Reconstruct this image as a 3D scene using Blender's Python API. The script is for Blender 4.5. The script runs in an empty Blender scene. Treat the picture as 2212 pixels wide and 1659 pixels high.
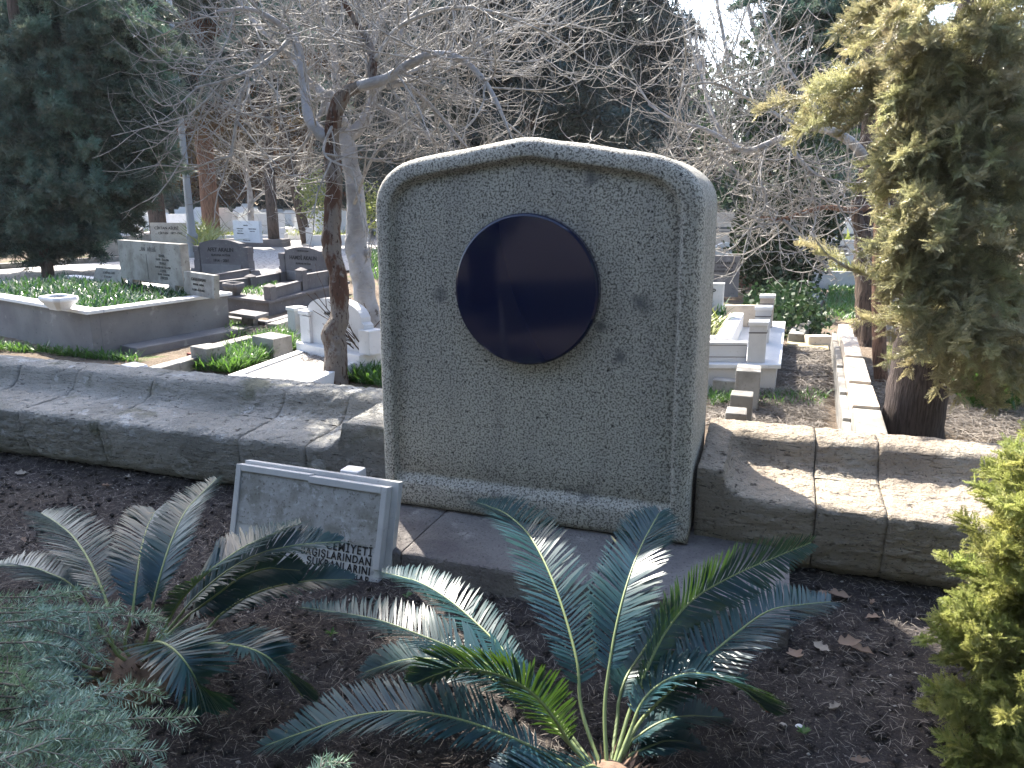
import bpy, bmesh, math, random
import numpy as np
from mathutils import Vector, Matrix, noise
R=math.radians; PI=math.pi
rnd=random.Random(7); rng=np.random.default_rng(7)
SC=bpy.context.scene; COL=SC.collection

# ------------------------------------------------------------ camera, sky, sun, exposure
CZ=1.65; PITCH=R(13.53); YAW=R(19.3); F=1640.; W_=2212.; H_=1659.
cd=bpy.data.cameras.new('camera'); cam=bpy.data.objects.new('camera',cd); COL.objects.link(cam)
cam.location=(0,0,CZ); cam.rotation_euler=(PI/2-PITCH,0,YAW)
cd.sensor_width=36; cd.lens=36*F/W_; cd.clip_start=.05; cd.clip_end=600; SC.camera=cam
SUN=Vector((-.48,.516,.707)).normalized()
w=bpy.data.worlds.new("World"); SC.world=w; w.use_nodes=True
nt=w.node_tree; bg=nt.nodes['Background']; sk=nt.nodes.new('ShaderNodeTexSky'); sk.sky_type='NISHITA'
sk.sun_disc=False; sk.sun_elevation=math.asin(SUN.z); sk.sun_rotation=math.atan2(SUN.x,SUN.y)
sk.air_density=1.0; sk.dust_density=2.5; sk.ozone_density=1.0
nt.links.new(sk.outputs[0],bg.inputs[0]); bg.inputs[1].default_value=.15
sl=bpy.data.lights.new('sun','SUN'); sl.energy=5.0; sl.angle=R(.55); sl.color=(1,.93,.82)
so=bpy.data.objects.new('sun',sl); COL.objects.link(so); so.rotation_euler=SUN.to_track_quat('Z','Y').to_euler(); so.location=(-6,8,12)
SC.view_settings.view_transform='Standard'; SC.view_settings.look='None'; SC.view_settings.gamma=1
SC.view_settings.exposure=2.22
SC.cycles.use_denoising=True; SC.cycles.volume_bounces=0; SC.cycles.volume_step_rate=5
SC.cycles.max_bounces=6; SC.cycles.transparent_max_bounces=8; SC.cycles.diffuse_bounces=4; SC.cycles.glossy_bounces=3

# a ray through a pixel of the 2212 x 1659 photograph, met with a plane of the real place
_sy,_cy=math.sin(YAW),math.cos(YAW); _sp,_cp=math.sin(PITCH),math.cos(PITCH)
FWv=Vector((-_sy*_cp,_cy*_cp,-_sp)); RTv=Vector((_cy,_sy,0)); UPv=Vector((-_sy*_sp,_cy*_sp,_cp)); CAM=Vector((0,0,CZ))
def ray(x,y): return FWv+RTv*((x-W_/2)/F)-UPv*((y-H_/2)/F)
def G(x,y,z=0.):
    d=ray(x,y); return CAM+d*((z-CZ)/d.z)
def GY(x,y,Y):
    d=ray(x,y); return CAM+d*(Y/d.y)
def GD(x,y,D): return CAM+ray(x,y)*D
def depth(p): return (Vector(p)-CAM).dot(FWv)
def ztop(P,x,y):
    "height of a point seen at pixel row y standing over ground point P"
    d=ray(x,y); h=math.hypot(P.x,P.y)/math.hypot(d.x,d.y); return CZ+d.z*h

# ------------------------------------------------------------ tags and linking
def tag(o,label=None,cat=None,group=None,kind=None):
    if label: o['label']=label
    if cat: o['category']=cat
    if group: o['group']=group
    if kind: o['kind']=kind
    return o
def empty(name,loc,label,cat,group=None):
    o=bpy.data.objects.new(name,None); COL.objects.link(o); o.location=loc; o.empty_display_size=.1
    return tag(o,label,cat,group)
def link(name,me,mat=None,parent=None,mw=None):
    o=bpy.data.objects.new(name,me); COL.objects.link(o)
    if mat is not None:
        me.materials.clear(); me.materials.append(mat)
    if parent is not None:
        o.parent=parent; o.matrix_parent_inverse=Matrix.Translation(parent.matrix_basis.translation if parent.parent is None else Vector()).inverted() if parent.type=='EMPTY' else Matrix()
    if mw is not None: o.matrix_basis=mw
    return o
def mesh_np(name,v,f,smooth=False):
    me=bpy.data.meshes.new(name); v=np.asarray(v,dtype=np.float32); f=np.asarray(f,dtype=np.int32)
    me.vertices.add(len(v)); me.vertices.foreach_set('co',v.ravel())
    k=f.shape[1]; me.loops.add(f.size); me.loops.foreach_set('vertex_index',f.ravel())
    me.polygons.add(len(f)); me.polygons.foreach_set('loop_start',np.arange(0,f.size,k,dtype=np.int32))
    me.update(calc_edges=True); me.validate()
    if smooth: me.polygons.foreach_set('use_smooth',np.ones(len(me.polygons),dtype=bool))
    return me
def mesh_py(name,v,f,smooth=False):
    me=bpy.data.meshes.new(name); me.from_pydata([tuple(a) for a in v],[],f); me.update()
    if smooth:
        for p in me.polygons: p.use_smooth=True
    return me
def bm_mesh(name,bm,smooth=False):
    me=bpy.data.meshes.new(name); bmesh.ops.recalc_face_normals(bm,faces=bm.faces); bm.to_mesh(me); bm.free()
    if smooth:
        for p in me.polygons: p.use_smooth=True
    return me

# ------------------------------------------------------------ materials
def ramp(nt,fac,stops):
    r=nt.nodes.new('ShaderNodeValToRGB'); nt.links.new(fac,r.inputs[0]); e=r.color_ramp.elements
    while len(e)<len(stops): e.new(.5)
    for i,(p,c) in enumerate(stops):
        e[i].position=p; e[i].color=(*c,1) if len(c)==3 else c
    return r.outputs[0]
def noi(nt,scale,detail=6,rough=.6,vec=None,dist=0,tex='noise',sc3=None):
    if vec is None:
        tc=nt.nodes.new('ShaderNodeTexCoord'); vec=tc.outputs['Object']
    if sc3:
        mp=nt.nodes.new('ShaderNodeMapping'); mp.inputs['Scale'].default_value=sc3; nt.links.new(vec,mp.inputs[0]); vec=mp.outputs[0]
    if tex=='noise':
        n=nt.nodes.new('ShaderNodeTexNoise'); n.inputs['Detail'].default_value=detail; n.inputs['Roughness'].default_value=rough; n.inputs['Distortion'].default_value=dist
    else:
        n=nt.nodes.new('ShaderNodeTexVoronoi')
        if tex=='edge': n.feature='DISTANCE_TO_EDGE'
    n.inputs['Scale'].default_value=scale; nt.links.new(vec,n.inputs['Vector']); return n.outputs[0]
def mixc(nt,fac,a,b,blend='MIX'):
    m=nt.nodes.new('ShaderNodeMix'); m.data_type='RGBA'; m.blend_type=blend
    for inp,v in ((m.inputs[0],fac),(m.inputs[6],a),(m.inputs[7],b)):
        if isinstance(v,(int,float)): inp.default_value=v
        elif isinstance(v,tuple): inp.default_value=(*v,1)
        else: nt.links.new(v,inp)
    return m.outputs[2]
def M(name,base=(.3,.3,.3),layers=(),rough=.8,bumps=(),spec=.3,trans=0,tcol=None,coat=0,rand=0):
    """layers: (tex,scale,lo,hi,colour[,sc3]) mixed over base where the noise lies between lo and hi"""
    m=bpy.data.materials.new(name); m.use_nodes=True; nt=m.node_tree; b=nt.nodes['Principled BSDF']
    col=base
    for L in layers:
        tex,scale,lo,hi,c=L[:5]; s3=L[5] if len(L)>5 else None
        n=noi(nt,scale,tex=tex,sc3=s3)
        f=ramp(nt,n,[(min(lo,hi),(0,0,0) if lo<hi else (1,1,1)),(max(lo,hi),(1,1,1) if lo<hi else (0,0,0))])
        col=mixc(nt,f,col,c)
    if rand:
        oi=nt.nodes.new('ShaderNodeObjectInfo'); hs=nt.nodes.new('ShaderNodeHueSaturation')
        mr=nt.nodes.new('ShaderNodeMapRange'); mr.inputs[3].default_value=1-rand; mr.inputs[4].default_value=1+rand
        nt.links.new(oi.outputs['Random'],mr.inputs[0]); nt.links.new(mr.outputs[0],hs.inputs['Value'])
        mr2=nt.nodes.new('ShaderNodeMapRange'); mr2.inputs[3].default_value=.5-.03*min(1,rand*3); mr2.inputs[4].default_value=.5+.02
        ml=nt.nodes.new('ShaderNodeMath'); ml.operation='FRACT'; mm=nt.nodes.new('ShaderNodeMath'); mm.operation='MULTIPLY'; mm.inputs[1].default_value=7.13
        nt.links.new(oi.outputs['Random'],mm.inputs[0]); nt.links.new(mm.outputs[0],ml.inputs[0]); nt.links.new(ml.outputs[0],mr2.inputs[0]); nt.links.new(mr2.outputs[0],hs.inputs['Hue'])
        if isinstance(col,tuple): hs.inputs['Color'].default_value=(*col,1)
        else: nt.links.new(col,hs.inputs['Color'])
        col=hs.outputs[0]
    if isinstance(col,tuple): b.inputs['Base Color'].default_value=(*col,1)
    else: nt.links.new(col,b.inputs['Base Color'])
    b.inputs['Roughness'].default_value=rough; b.inputs['Specular IOR Level'].default_value=spec
    if coat: b.inputs['Coat Weight'].default_value=coat; b.inputs['Coat Roughness'].default_value=.08
    prev=None
    for B in bumps:
        tex,scale,st,dist=B[:4]; s3=B[4] if len(B)>4 else None
        n=noi(nt,scale,tex=tex,sc3=s3); bp=nt.nodes.new('ShaderNodeBump'); bp.inputs['Strength'].default_value=st; bp.inputs['Distance'].default_value=dist
        nt.links.new(n,bp.inputs['Height'])
        if prev: nt.links.new(prev,bp.inputs['Normal'])
        prev=bp.outputs[0]
    if prev: nt.links.new(prev,b.inputs['Normal'])
    if trans:
        tr=nt.nodes.new('ShaderNodeBsdfTranslucent'); mx=nt.nodes.new('ShaderNodeMixShader'); mx.inputs[0].default_value=trans
        tc=tcol or base
        if rand and not tcol: nt.links.new(col,tr.inputs[0])
        else: tr.inputs[0].default_value=(*tc,1)
        out=nt.nodes['Material Output']; nt.links.new(b.outputs[0],mx.inputs[1]); nt.links.new(tr.outputs[0],mx.inputs[2]); nt.links.new(mx.outputs[0],out.inputs[0])
    return m
m_granite=M('granite',(.415,.395,.34),[('noise',7,.45,.7,(.33,.315,.28),(1,1,.22)),('noise',112,.49,.56,(.12,.112,.095)),('noise',105,.60,.66,(.52,.48,.39)),('noise',55,.63,.66,(.035,.033,.03))],
    rough=.78,bumps=[('noise',150,.8,.005),('noise',50,.4,.006)],spec=.3)
def spots(m,pts,col):
    "soft dark stains at places on the stone"
    nt=m.node_tree; b=nt.nodes['Principled BSDF']; cur=b.inputs['Base Color'].links[0].from_socket
    tc=nt.nodes.new('ShaderNodeTexCoord'); n=nt.nodes.new('ShaderNodeTexNoise'); n.inputs['Scale'].default_value=22; n.inputs['Detail'].default_value=5; nt.links.new(tc.outputs['Object'],n.inputs[0])
    for (x,y,z,r_) in pts:
        d=nt.nodes.new('ShaderNodeVectorMath'); d.operation='DISTANCE'; nt.links.new(tc.outputs['Object'],d.inputs[0]); d.inputs[1].default_value=(x,y,z)
        a=nt.nodes.new('ShaderNodeMath'); a.operation='MULTIPLY_ADD'; nt.links.new(n.outputs[0],a.inputs[0]); a.inputs[1].default_value=.09; nt.links.new(d.outputs['Value'],a.inputs[2])
        f=ramp(nt,a.outputs[0],[(r_*.8+.03,(.85,.85,.85)),(r_*1.15+.06,(0,0,0))]); cur=mixc(nt,f,cur,col)
    nt.links.new(cur,b.inputs['Base Color'])
spots(m_granite,[tuple(GY(x,y,3.26))+(r_,) for x,y,r_ in ((1276,382,.035),(948,640,.028),(1386,657,.038),(1297,703,.025),(1343,772,.032),(1262,1066,.03),(1072,1075,.035),(1225,1060,.02),(1010,1068,.02))],(.10,.10,.10))
m_navy=M('polished_navy_stone',(.003,.007,.032),[('noise',420,.76,.79,(.16,.18,.26))],rough=.06,spec=.5)
m_trav_sunlit=M('sunlit_travertine',(.37,.315,.25),[('noise',2.2,.42,.62,(.28,.24,.195)),('noise',30,.58,.66,(.17,.14,.11)),('noise',4,.56,.70,(.36,.33,.28),(1,1,1)),('noise',40,.61,.67,(.10,.085,.07),(.35,.35,2.4)),('noise',85,.62,.66,(.09,.08,.065))],
    rough=.92,bumps=[('noise',22,1,.05,(.5,.5,2.4)),('noise',75,1,.016),('noise',9,.6,.03)],spec=.15)  # same stone as the left bench, with warm sunlight put into its colour
m_trav_shaded=M('shaded_weathered_travertine',(.34,.33,.305),[('noise',1.8,.42,.62,(.25,.245,.225)),('noise',3.0,.60,.68,(.17,.17,.13)),('noise',5,.615,.64,(.42,.42,.41)),('noise',45,.605,.66,(.085,.08,.075),(.35,.35,2.4)),('noise',85,.62,.66,(.08,.075,.07)),('noise',12,.60,.72,(.30,.30,.29))],
    rough=.93,bumps=[('noise',22,1,.05,(.5,.5,2.4)),('noise',75,1,.016),('noise',9,.6,.03)],spec=.15)  # shaded copy of that stone, shade put in as greyer colour; lichen is its own
m_step=M('step_stone',(.18,.168,.16),[('noise',3,.45,.62,(.115,.105,.105)),('noise',9,.60,.70,(.28,.27,.25)),('noise',70,.58,.66,(.07,.065,.06))],rough=.92,bumps=[('noise',60,1,.014),('noise',12,.7,.02)],spec=.2)
m_marble=M('grey_marble',(.52,.52,.53),[('noise',3,.45,.7,(.42,.42,.43)),('noise',40,.62,.7,(.36,.36,.36))],rough=.45,bumps=[('noise',40,.15,.002)],spec=.4)
m_plaque=M('dull_plaque_marble',(.46,.455,.445),[('noise',3,.45,.7,(.33,.33,.335)),('noise',40,.62,.7,(.28,.28,.28))],rough=.5,bumps=[('noise',40,.2,.002)],spec=.35)
m_marbleworn=M('stained_marble',(.34,.335,.32),[('noise',9,.45,.62,(.22,.215,.19)),('noise',26,.55,.7,(.46,.46,.46)),('noise',60,.56,.66,(.16,.15,.13))],rough=.85,bumps=[('noise',60,.6,.006)],spec=.2)
m_white=M('white_marble',(.62,.62,.63),[('noise',2.5,.5,.75,(.50,.51,.53)),('noise',18,.6,.72,(.45,.45,.45))],rough=.5,bumps=[('noise',40,.15,.003)])
m_conc=M('rendered_concrete',(.19,.185,.185),[('noise',2.2,.42,.65,(.145,.14,.145)),('noise',5.0,.60,.70,(.27,.265,.26)),('noise',30,.62,.72,(.10,.10,.10))],rough=.93,bumps=[('noise',45,.4,.006)],spec=.15)
m_dark=M('dark_grave_stone',(.13,.122,.125),[('noise',3,.42,.65,(.095,.088,.092)),('noise',30,.6,.7,(.18,.175,.17))],rough=.85,bumps=[('noise',60,.3,.004)],spec=.25)
m_kerb=M('old_kerb_stone',(.27,.265,.25),[('noise',4,.42,.6,(.18,.17,.155)),('noise',25,.6,.7,(.12,.11,.10))],rough=.92,bumps=[('noise',30,.6,.01)],spec=.15)
m_buff=M('buff_stone',(.50,.44,.37),[('noise',5,.45,.65,(.40,.34,.29)),('noise',40,.6,.7,(.26,.22,.19))],rough=.9,bumps=[('noise',40,.5,.006)],spec=.15)
m_letter=M('black_lettering',(.012,.012,.014),rough=.6)
m_letterg=M('faded_lettering',(.10,.10,.10),rough=.8)
m_soil=M('garden_soil',(.056,.050,.050),[('noise',3,.4,.65,(.040,.035,.034)),('noise',1.1,.55,.7,(.078,.068,.062)),('noise',60,.56,.68,(.11,.092,.078)),('noise',150,.60,.70,(.19,.165,.14)),('noise',90,.68,.72,(.30,.27,.24))],rough=1,bumps=[('noise',120,1,.012),('noise',35,1,.03)],spec=.1)
m_ground=M('dry_ground',(.16,.125,.095),[('noise',.9,.42,.6,(.105,.085,.068)),('noise',1.7,.56,.64,(.085,.11,.045)),('noise',30,.55,.66,(.24,.20,.16)),('noise',90,.58,.68,(.06,.05,.042))],rough=1,bumps=[('noise',60,1,.02),('noise',12,.6,.04)],spec=.1)
m_lawn=M('grassy_ground',(.055,.10,.028),[('noise',3,.45,.65,(.10,.085,.05)),('noise',50,.5,.7,(.11,.17,.04))],rough=1,bumps=[('noise',60,1,.02)],spec=.1)
m_cob=M('cobbles',(.40,.39,.385),[('edge',7,.10,.02,(.13,.12,.12)),('noise',5,.5,.7,(.30,.29,.285))],rough=.85,bumps=[('edge',7,.8,.02)],spec=.3)
m_yel=M('mossy_paving',(.36,.32,.19),[('noise',8,.5,.7,(.24,.20,.12)),('noise',40,.5,.7,(.42,.38,.26))],rough=.95,bumps=[('noise',40,.5,.006)],spec=.1)
m_twig=M('bare_twig_bark',(.31,.295,.275),[('noise',14,.45,.65,(.16,.145,.13))],rough=.75,bumps=[('noise',60,.4,.003)],spec=.35)
m_smooth=M('smooth_grey_bark',(.31,.305,.31),[('noise',4,.45,.6,(.22,.21,.205)),('noise',9,.62,.66,(.09,.08,.07)),('noise',30,.55,.7,(.30,.28,.26),(.5,.5,2))],rough=.75,bumps=[('noise',30,.5,.012),('noise',8,.4,.03)],spec=.3)
m_peel=M('peeling_brown_bark',(.17,.145,.125),[('noise',5,.5,.56,(.085,.045,.030),(1.6,1.6,.5)),('noise',22,.56,.62,(.05,.03,.022),(2,2,.7)),('noise',3,.66,.70,(.21,.20,.19))],rough=.9,bumps=[('noise',30,1,.03,(2,2,.6)),('noise',8,.6,.03)],spec=.2)
m_bark=M('furrowed_bark',(.115,.085,.070),[('noise',14,.45,.6,(.055,.042,.036),(3,3,.35)),('noise',30,.6,.7,(.19,.15,.12),(3,3,.3))],rough=.95,bumps=[('noise',16,1,.04,(3,3,.3))],spec=.15)
m_cyb=M('cypress_bark',(.10,.082,.078),[('noise',26,.45,.6,(.052,.042,.040),(3,3,.22)),('noise',50,.6,.7,(.15,.13,.12),(3,3,.2))],rough=.95,bumps=[('noise',30,1,.02,(3,3,.22))],spec=.15)
m_redb=M('reddish_bark',(.22,.125,.085),[('noise',16,.45,.6,(.11,.065,.048),(3,3,.3)),('noise',40,.6,.7,(.30,.20,.14),(3,3,.3))],rough=.95,bumps=[('noise',20,1,.03,(3,3,.3))],spec=.15)
m_cyc=M('cycad_leaflet',(.013,.045,.048),[('noise',6,.4,.7,(.014,.040,.060)),('noise',19,.66,.72,(.12,.11,.05))],rough=.34,spec=.28,trans=.12,tcol=(.10,.20,.015))
m_rach=M('cycad_stalk',(.15,.19,.075),rough=.5,spec=.4)
m_cone=M('cycad_crown_fibre',(.15,.10,.07),[('noise',40,.5,.7,(.06,.04,.03))],rough=.95)
m_cedar=M('blue_cedar_needle',(.22,.33,.28),[('noise',4,.45,.65,(.24,.34,.20))],rough=.5,spec=.4,trans=.2,tcol=(.12,.20,.09))
m_thuja=M('golden_thuja_spray',(.27,.30,.085),[('noise',9,.45,.65,(.34,.35,.13))],rough=.5,spec=.35,trans=.55,rand=.22)
m_cyp=M('olive_cypress_spray',(.31,.305,.16),[('noise',6,.45,.65,(.37,.35,.19)),('noise',2.5,.66,.75,(.20,.11,.05))],rough=.36,spec=.7,trans=.5,rand=.3)
m_con=M('dark_conifer_foliage',(.085,.155,.12),[('noise',1.2,.42,.62,(.11,.12,.085)),('noise',3,.6,.7,(.11,.20,.17))],rough=.6,spec=.3,trans=.2,rand=.5)
m_blue=M('blue_green_conifer',(.035,.068,.068),[('noise',1.2,.42,.62,(.05,.055,.045))],rough=.6,spec=.3,trans=.15,rand=.35)
m_brn=M('browning_conifer',(.11,.075,.035),[('noise',2,.45,.6,(.17,.08,.03))],rough=.7,spec=.2,trans=.25,rand=.3)
m_ivy=M('ivy_leaf',(.022,.048,.018),[('noise',5,.5,.7,(.04,.06,.02))],rough=.6,spec=.3,trans=.2,rand=.2)
m_blade=M('green_blades',(.045,.115,.030),[('noise',7,.45,.65,(.07,.15,.035))],rough=.4,spec=.4,trans=.3,tcol=(.12,.25,.04))
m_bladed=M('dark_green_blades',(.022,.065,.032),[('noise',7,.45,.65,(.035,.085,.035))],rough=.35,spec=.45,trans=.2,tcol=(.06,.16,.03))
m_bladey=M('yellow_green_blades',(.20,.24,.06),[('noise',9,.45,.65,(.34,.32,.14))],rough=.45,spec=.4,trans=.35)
m_straw=M('dry_twig',(.23,.205,.18),[('noise',3,.4,.7,(.10,.088,.075))],rough=.9)
m_leaf=M('dead_leaf',(.24,.17,.125),[('noise',12,.45,.65,(.15,.10,.075))],rough=.8,trans=.15)
m_peb=M('pebble',(.32,.30,.27),[('noise',3,.45,.6,(.12,.10,.09))],rough=.85)
m_metal=M('painted_lamp_metal',(.24,.25,.26),rough=.5,spec=.4)
m_brick=M('red_brick',(.16,.05,.035),[('noise',30,.5,.7,(.10,.035,.025))],rough=.95,bumps=[('noise',50,.5,.004)])
m_gravel=M('white_gravel',(.45,.44,.43),[('noise',120,.5,.58,(.16,.145,.13)),('noise',5,.6,.66,(.09,.07,.055))],rough=.95,bumps=[('noise',120,1,.01)])
m_plastic=M('white_plastic',(.6,.62,.66),rough=.4,trans=.3)
m_flower=M('yellow_flowers',(.40,.38,.05),rough=.7,trans=.3)

# ------------------------------------------------------------ geometry helpers
def fbm(p,s,o=4): return noise.fractal(Vector(p)*s,1.0,2.0,o)
def boxbm(bm,o,ux,uy,uz,x0,x1,y0,y1,z0,z1,bev=0,jit=0,taper=0):
    """box in the basis (ux,uy,uz) at origin o; taper shrinks its top"""
    vs=[]
    cx,cyy=(x0+x1)/2,(y0+y1)/2
    for z in (z0,z1):
        for (x,y) in ((x0,y0),(x1,y0),(x1,y1),(x0,y1)):
            if z==z1 and taper: x=cx+(x-cx)*(1-taper); y=cyy+(y-cyy)*(1-taper)
            p=o+ux*x+uy*y+uz*z
            if jit: p=p+Vector([rnd.uniform(-jit,jit) for _ in range(3)])
            vs.append(bm.verts.new(p))
    fs=[bm.faces.new([vs[i] for i in q]) for q in ((3,2,1,0),(4,5,6,7),(0,1,5,4),(1,2,6,5),(2,3,7,6),(3,0,4,7))]
    if bev:
        es=set(e for f in fs for e in f.edges)
        bmesh.ops.bevel(bm,geom=list(es),offset=bev,segments=2,affect='EDGES',profile=.6)
X_=Vector((1,0,0)); Y_=Vector((0,1,0)); Z_=Vector((0,0,1))
def block(name,mat,parent,o,ux,uy,dims,bev=.01,jit=0,taper=0,uz=Z_):
    bm=bmesh.new(); boxbm(bm,Vector(o),ux,uy,uz,*dims,bev=bev,jit=jit,taper=taper)
    return link(name,bm_mesh(name,bm),mat,parent)
def frameof(P0,P1):
    a=(P1-P0); a.z=0; L=a.length; ux=a.normalized(); uy=Vector((-ux.y,ux.x,0)); return ux,uy,L
def polyprism(pts,ux,o,uy,t,bev=.006):
    "outline pts (along ux, z) given thickness t along uy"
    bm=bmesh.new(); f=[bm.verts.new(o+ux*a+Z_*b) for a,b in pts]; g=[bm.verts.new(o+ux*a+Z_*b+uy*t) for a,b in pts]
    n=len(pts); bm.faces.new(f); bm.faces.new(g[::-1])
    for i in range(n): bm.faces.new((f[i],g[i],g[(i+1)%n],f[(i+1)%n]))
    if bev:
        bmesh.ops.bevel(bm,geom=[e for e in bm.edges if len(e.link_faces)==2 and e.calc_face_angle(0)>.5],offset=bev,segments=1,affect='EDGES')
    return bm
def smoothpath(pts,n):
    "Catmull-Rom through pts (each a tuple of any size)"
    P=np.array(pts,dtype=float); P=np.vstack([2*P[0]-P[1],P,2*P[-1]-P[-2]]); m=len(P)-3; out=[]
    for i in range(n):
        t=i/(n-1)*m; k=min(int(t),m-1); u=t-k; a,b,c,d=P[k:k+4]
        out.append(.5*((2*b)+(-a+c)*u+(2*a-5*b+4*c-d)*u*u+(-a+3*b-3*c+d)*u**3))
    return np.array(out)
def tube_np(path,rad,ns=8,nz=0,nzs=6,seed=0,cap=True):
    path=np.asarray(path,float); n=len(path); T=np.gradient(path,axis=0); T/=np.linalg.norm(T,axis=1)[:,None]+1e-9
    ref=np.array([0,0,1.]) if abs(T[0][2])<.9 else np.array([1.,0,0])
    N=np.zeros_like(path); a=np.cross(T[0],ref); a/=np.linalg.norm(a); N[0]=a
    for i in range(1,n):
        a=N[i-1]-T[i]*np.dot(N[i-1],T[i]); N[i]=a/(np.linalg.norm(a)+1e-9)
    B=np.cross(T,N); ang=np.arange(ns)*2*PI/ns
    v=path[:,None,:]+np.asarray(rad)[:,None,None]*(np.cos(ang)[None,:,None]*N[:,None,:]+np.sin(ang)[None,:,None]*B[:,None,:])
    if nz:
        for i in range(n):
            for j in range(ns):
                d=v[i,j]-path[i]; v[i,j]=path[i]+d*(1+nz*noise.fractal(Vector(v[i,j])*nzs+Vector((seed,0,0)),1,2,3))
    v=v.reshape(-1,3); i=np.arange(n-1)[:,None]*ns; j=np.arange(ns)[None,:]; j2=(j+1)%ns
    f=np.stack([i+j,i+j2,i+ns+j2,i+ns+j],-1).reshape(-1,4)
    if cap:
        v=np.vstack([v,path[0],path[-1]]); c0=len(v)-2; c1=c0+1; e=(n-1)*ns; jj=np.arange(ns)
        f=np.vstack([f,np.stack([jj*0+c0,(jj+1)%ns,jj,jj],-1),np.stack([jj*0+c1,e+jj,e+(jj+1)%ns,e+(jj+1)%ns],-1)])
    return v,f
class NB:
    "collects numpy pieces into one mesh"
    def __init__(s): s.v=[];s.f=[];s.n=0
    def add(s,v,f): s.v.append(v); s.f.append(f+s.n); s.n+=len(v)
    def mesh(s,name,smooth=False):
        f=np.vstack(s.f); me=bpy.data.meshes.new(name)
        v=np.vstack(s.v); tri=(f[:,2]==f[:,3])
        me.from_pydata(v.tolist(),[],[q[:3] if t else q for q,t in zip(f.tolist(),tri.tolist())]) if tri.any() else None
        if not tri.any(): bpy.data.meshes.remove(me); me=mesh_np(name,v,f)
        me.update()
        if smooth: me.polygons.foreach_set('use_smooth',np.ones(len(me.polygons),dtype=bool))
        return me
def lathe(prof,c,ns=24):
    v=[];f=[]
    for r,z in prof:
        for j in range(ns): a=2*PI*j/ns; v.append((c[0]+r*math.cos(a),c[1]+r*math.sin(a),c[2]+z))
    for i in range(len(prof)-1):
        for j in range(ns): f.append((i*ns+j,i*ns+(j+1)%ns,(i+1)*ns+(j+1)%ns,(i+1)*ns+j))
    f.append(tuple(range(ns))[::-1]); f.append(tuple((len(prof)-1)*ns+j for j in range(ns)))
    return v,f
def text(s,size,o,ux,uz,mat,parent,align='CENTER',off=0,space=1.0,name='inscription',depth_=.0015,sx=1.0):
    "flat lettering on a stone face; o = anchor, ux = reading direction, uz = up"
    c=bpy.data.curves.new('t','FONT'); c.body=s; c.size=size; c.align_x=align; c.extrude=depth_; c.offset=off*size; c.space_character=space; c.resolution_u=3
    ob=bpy.data.objects.new('t',c); COL.objects.link(ob); bpy.context.view_layer.update()
    me=bpy.data.meshes.new_from_object(ob.evaluated_get(bpy.context.evaluated_depsgraph_get())); bpy.data.objects.remove(ob); bpy.data.curves.remove(c)
    me.name=name; uy=ux.cross(uz)*-1
    n=ux.cross(uz)
    mt=Matrix((( ux.x*sx,uz.x,n.x,o.x),(ux.y*sx,uz.y,n.y,o.y),(ux.z*sx,uz.z,n.z,o.z),(0,0,0,1)))
    me.transform(mt); return link(name,me,mat,parent)

# ------------------------------------------------------------ the ground
GZ=.15
nx,ny=380,130; xs=np.linspace(-7,2.6,nx); ys=np.linspace(.7,3.9,ny)
v=[]
for y in ys:
    for x in xs:
        e=min(1,(x+7)*3,(2.6-x)*3,(y-.7)*4)
        v.append((x,y,max(0,e)*(.014*fbm((x,y,0),3)+.010*fbm((x,y,1),14,3)+.006*abs(fbm((x,y,2),40,2)))))
i=np.arange(ny-1)[:,None]*nx; j=np.arange(nx-1)[None,:]
f=np.stack([i+j,i+j+1,i+nx+j+1,i+nx+j],-1).reshape(-1,4)
tag(link('garden_bed',mesh_np('garden_bed',v,f,True),m_soil),kind='structure')
# the same soil goes on round the bed, and the cemetery ground beyond the wall reaches the horizon
def sheet(name,pts,z,mat,kind='structure'):
    o=link(name,mesh_py(name,[(p[0],p[1],z) for p in pts],[tuple(range(len(pts)))]),mat); return tag(o,kind=kind)
vv=[(-60,-60,0),(60,-60,0),(60,.7,0),(2.6,.7,0),(-7,.7,0),(-60,.7,0),(-60,3.9,0),(-7,3.9,0),(2.6,3.9,0),(60,3.9,0)]
tag(link('soil',mesh_py('soil',vv,[(0,1,2,3,4,5),(5,4,7,6),(3,2,9,8)]),m_soil),kind='structure')
gx,gy=170,200; v=[]
xs=np.concatenate([np.linspace(-250,-14,30),np.linspace(-13.5,5,111),np.linspace(6,250,29)]); ys=np.concatenate([np.linspace(3.96,12,120),np.linspace(12.2,30,50),np.linspace(32,420,30)])
for y in ys:
    for x in xs:
        a=min(1,(y-3.9)*1.0); near=1 if y<30 else 0
        v.append((x,y,GZ+near*a*(.025*fbm((x,y,0),1.1)+.012*fbm((x,y,3),7,3))))
i=np.arange(gy-1)[:,None]*gx; j=np.arange(gx-1)[None,:]
tag(link('ground',mesh_np('ground',v,np.stack([i+j,i+j+1,i+gx+j+1,i+gx+j],-1).reshape(-1,4),True),m_ground),kind='structure')
pp=[G(*p,.2) for p in ((-300,655),(0,628),(250,608),(430,594),(620,590),(800,582),(830,503),(490,514),(425,548),(300,556),(0,570),(-300,585))]
sheet('path',pp,.205,m_cob)
for q in range(len(pp)): pass
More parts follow.
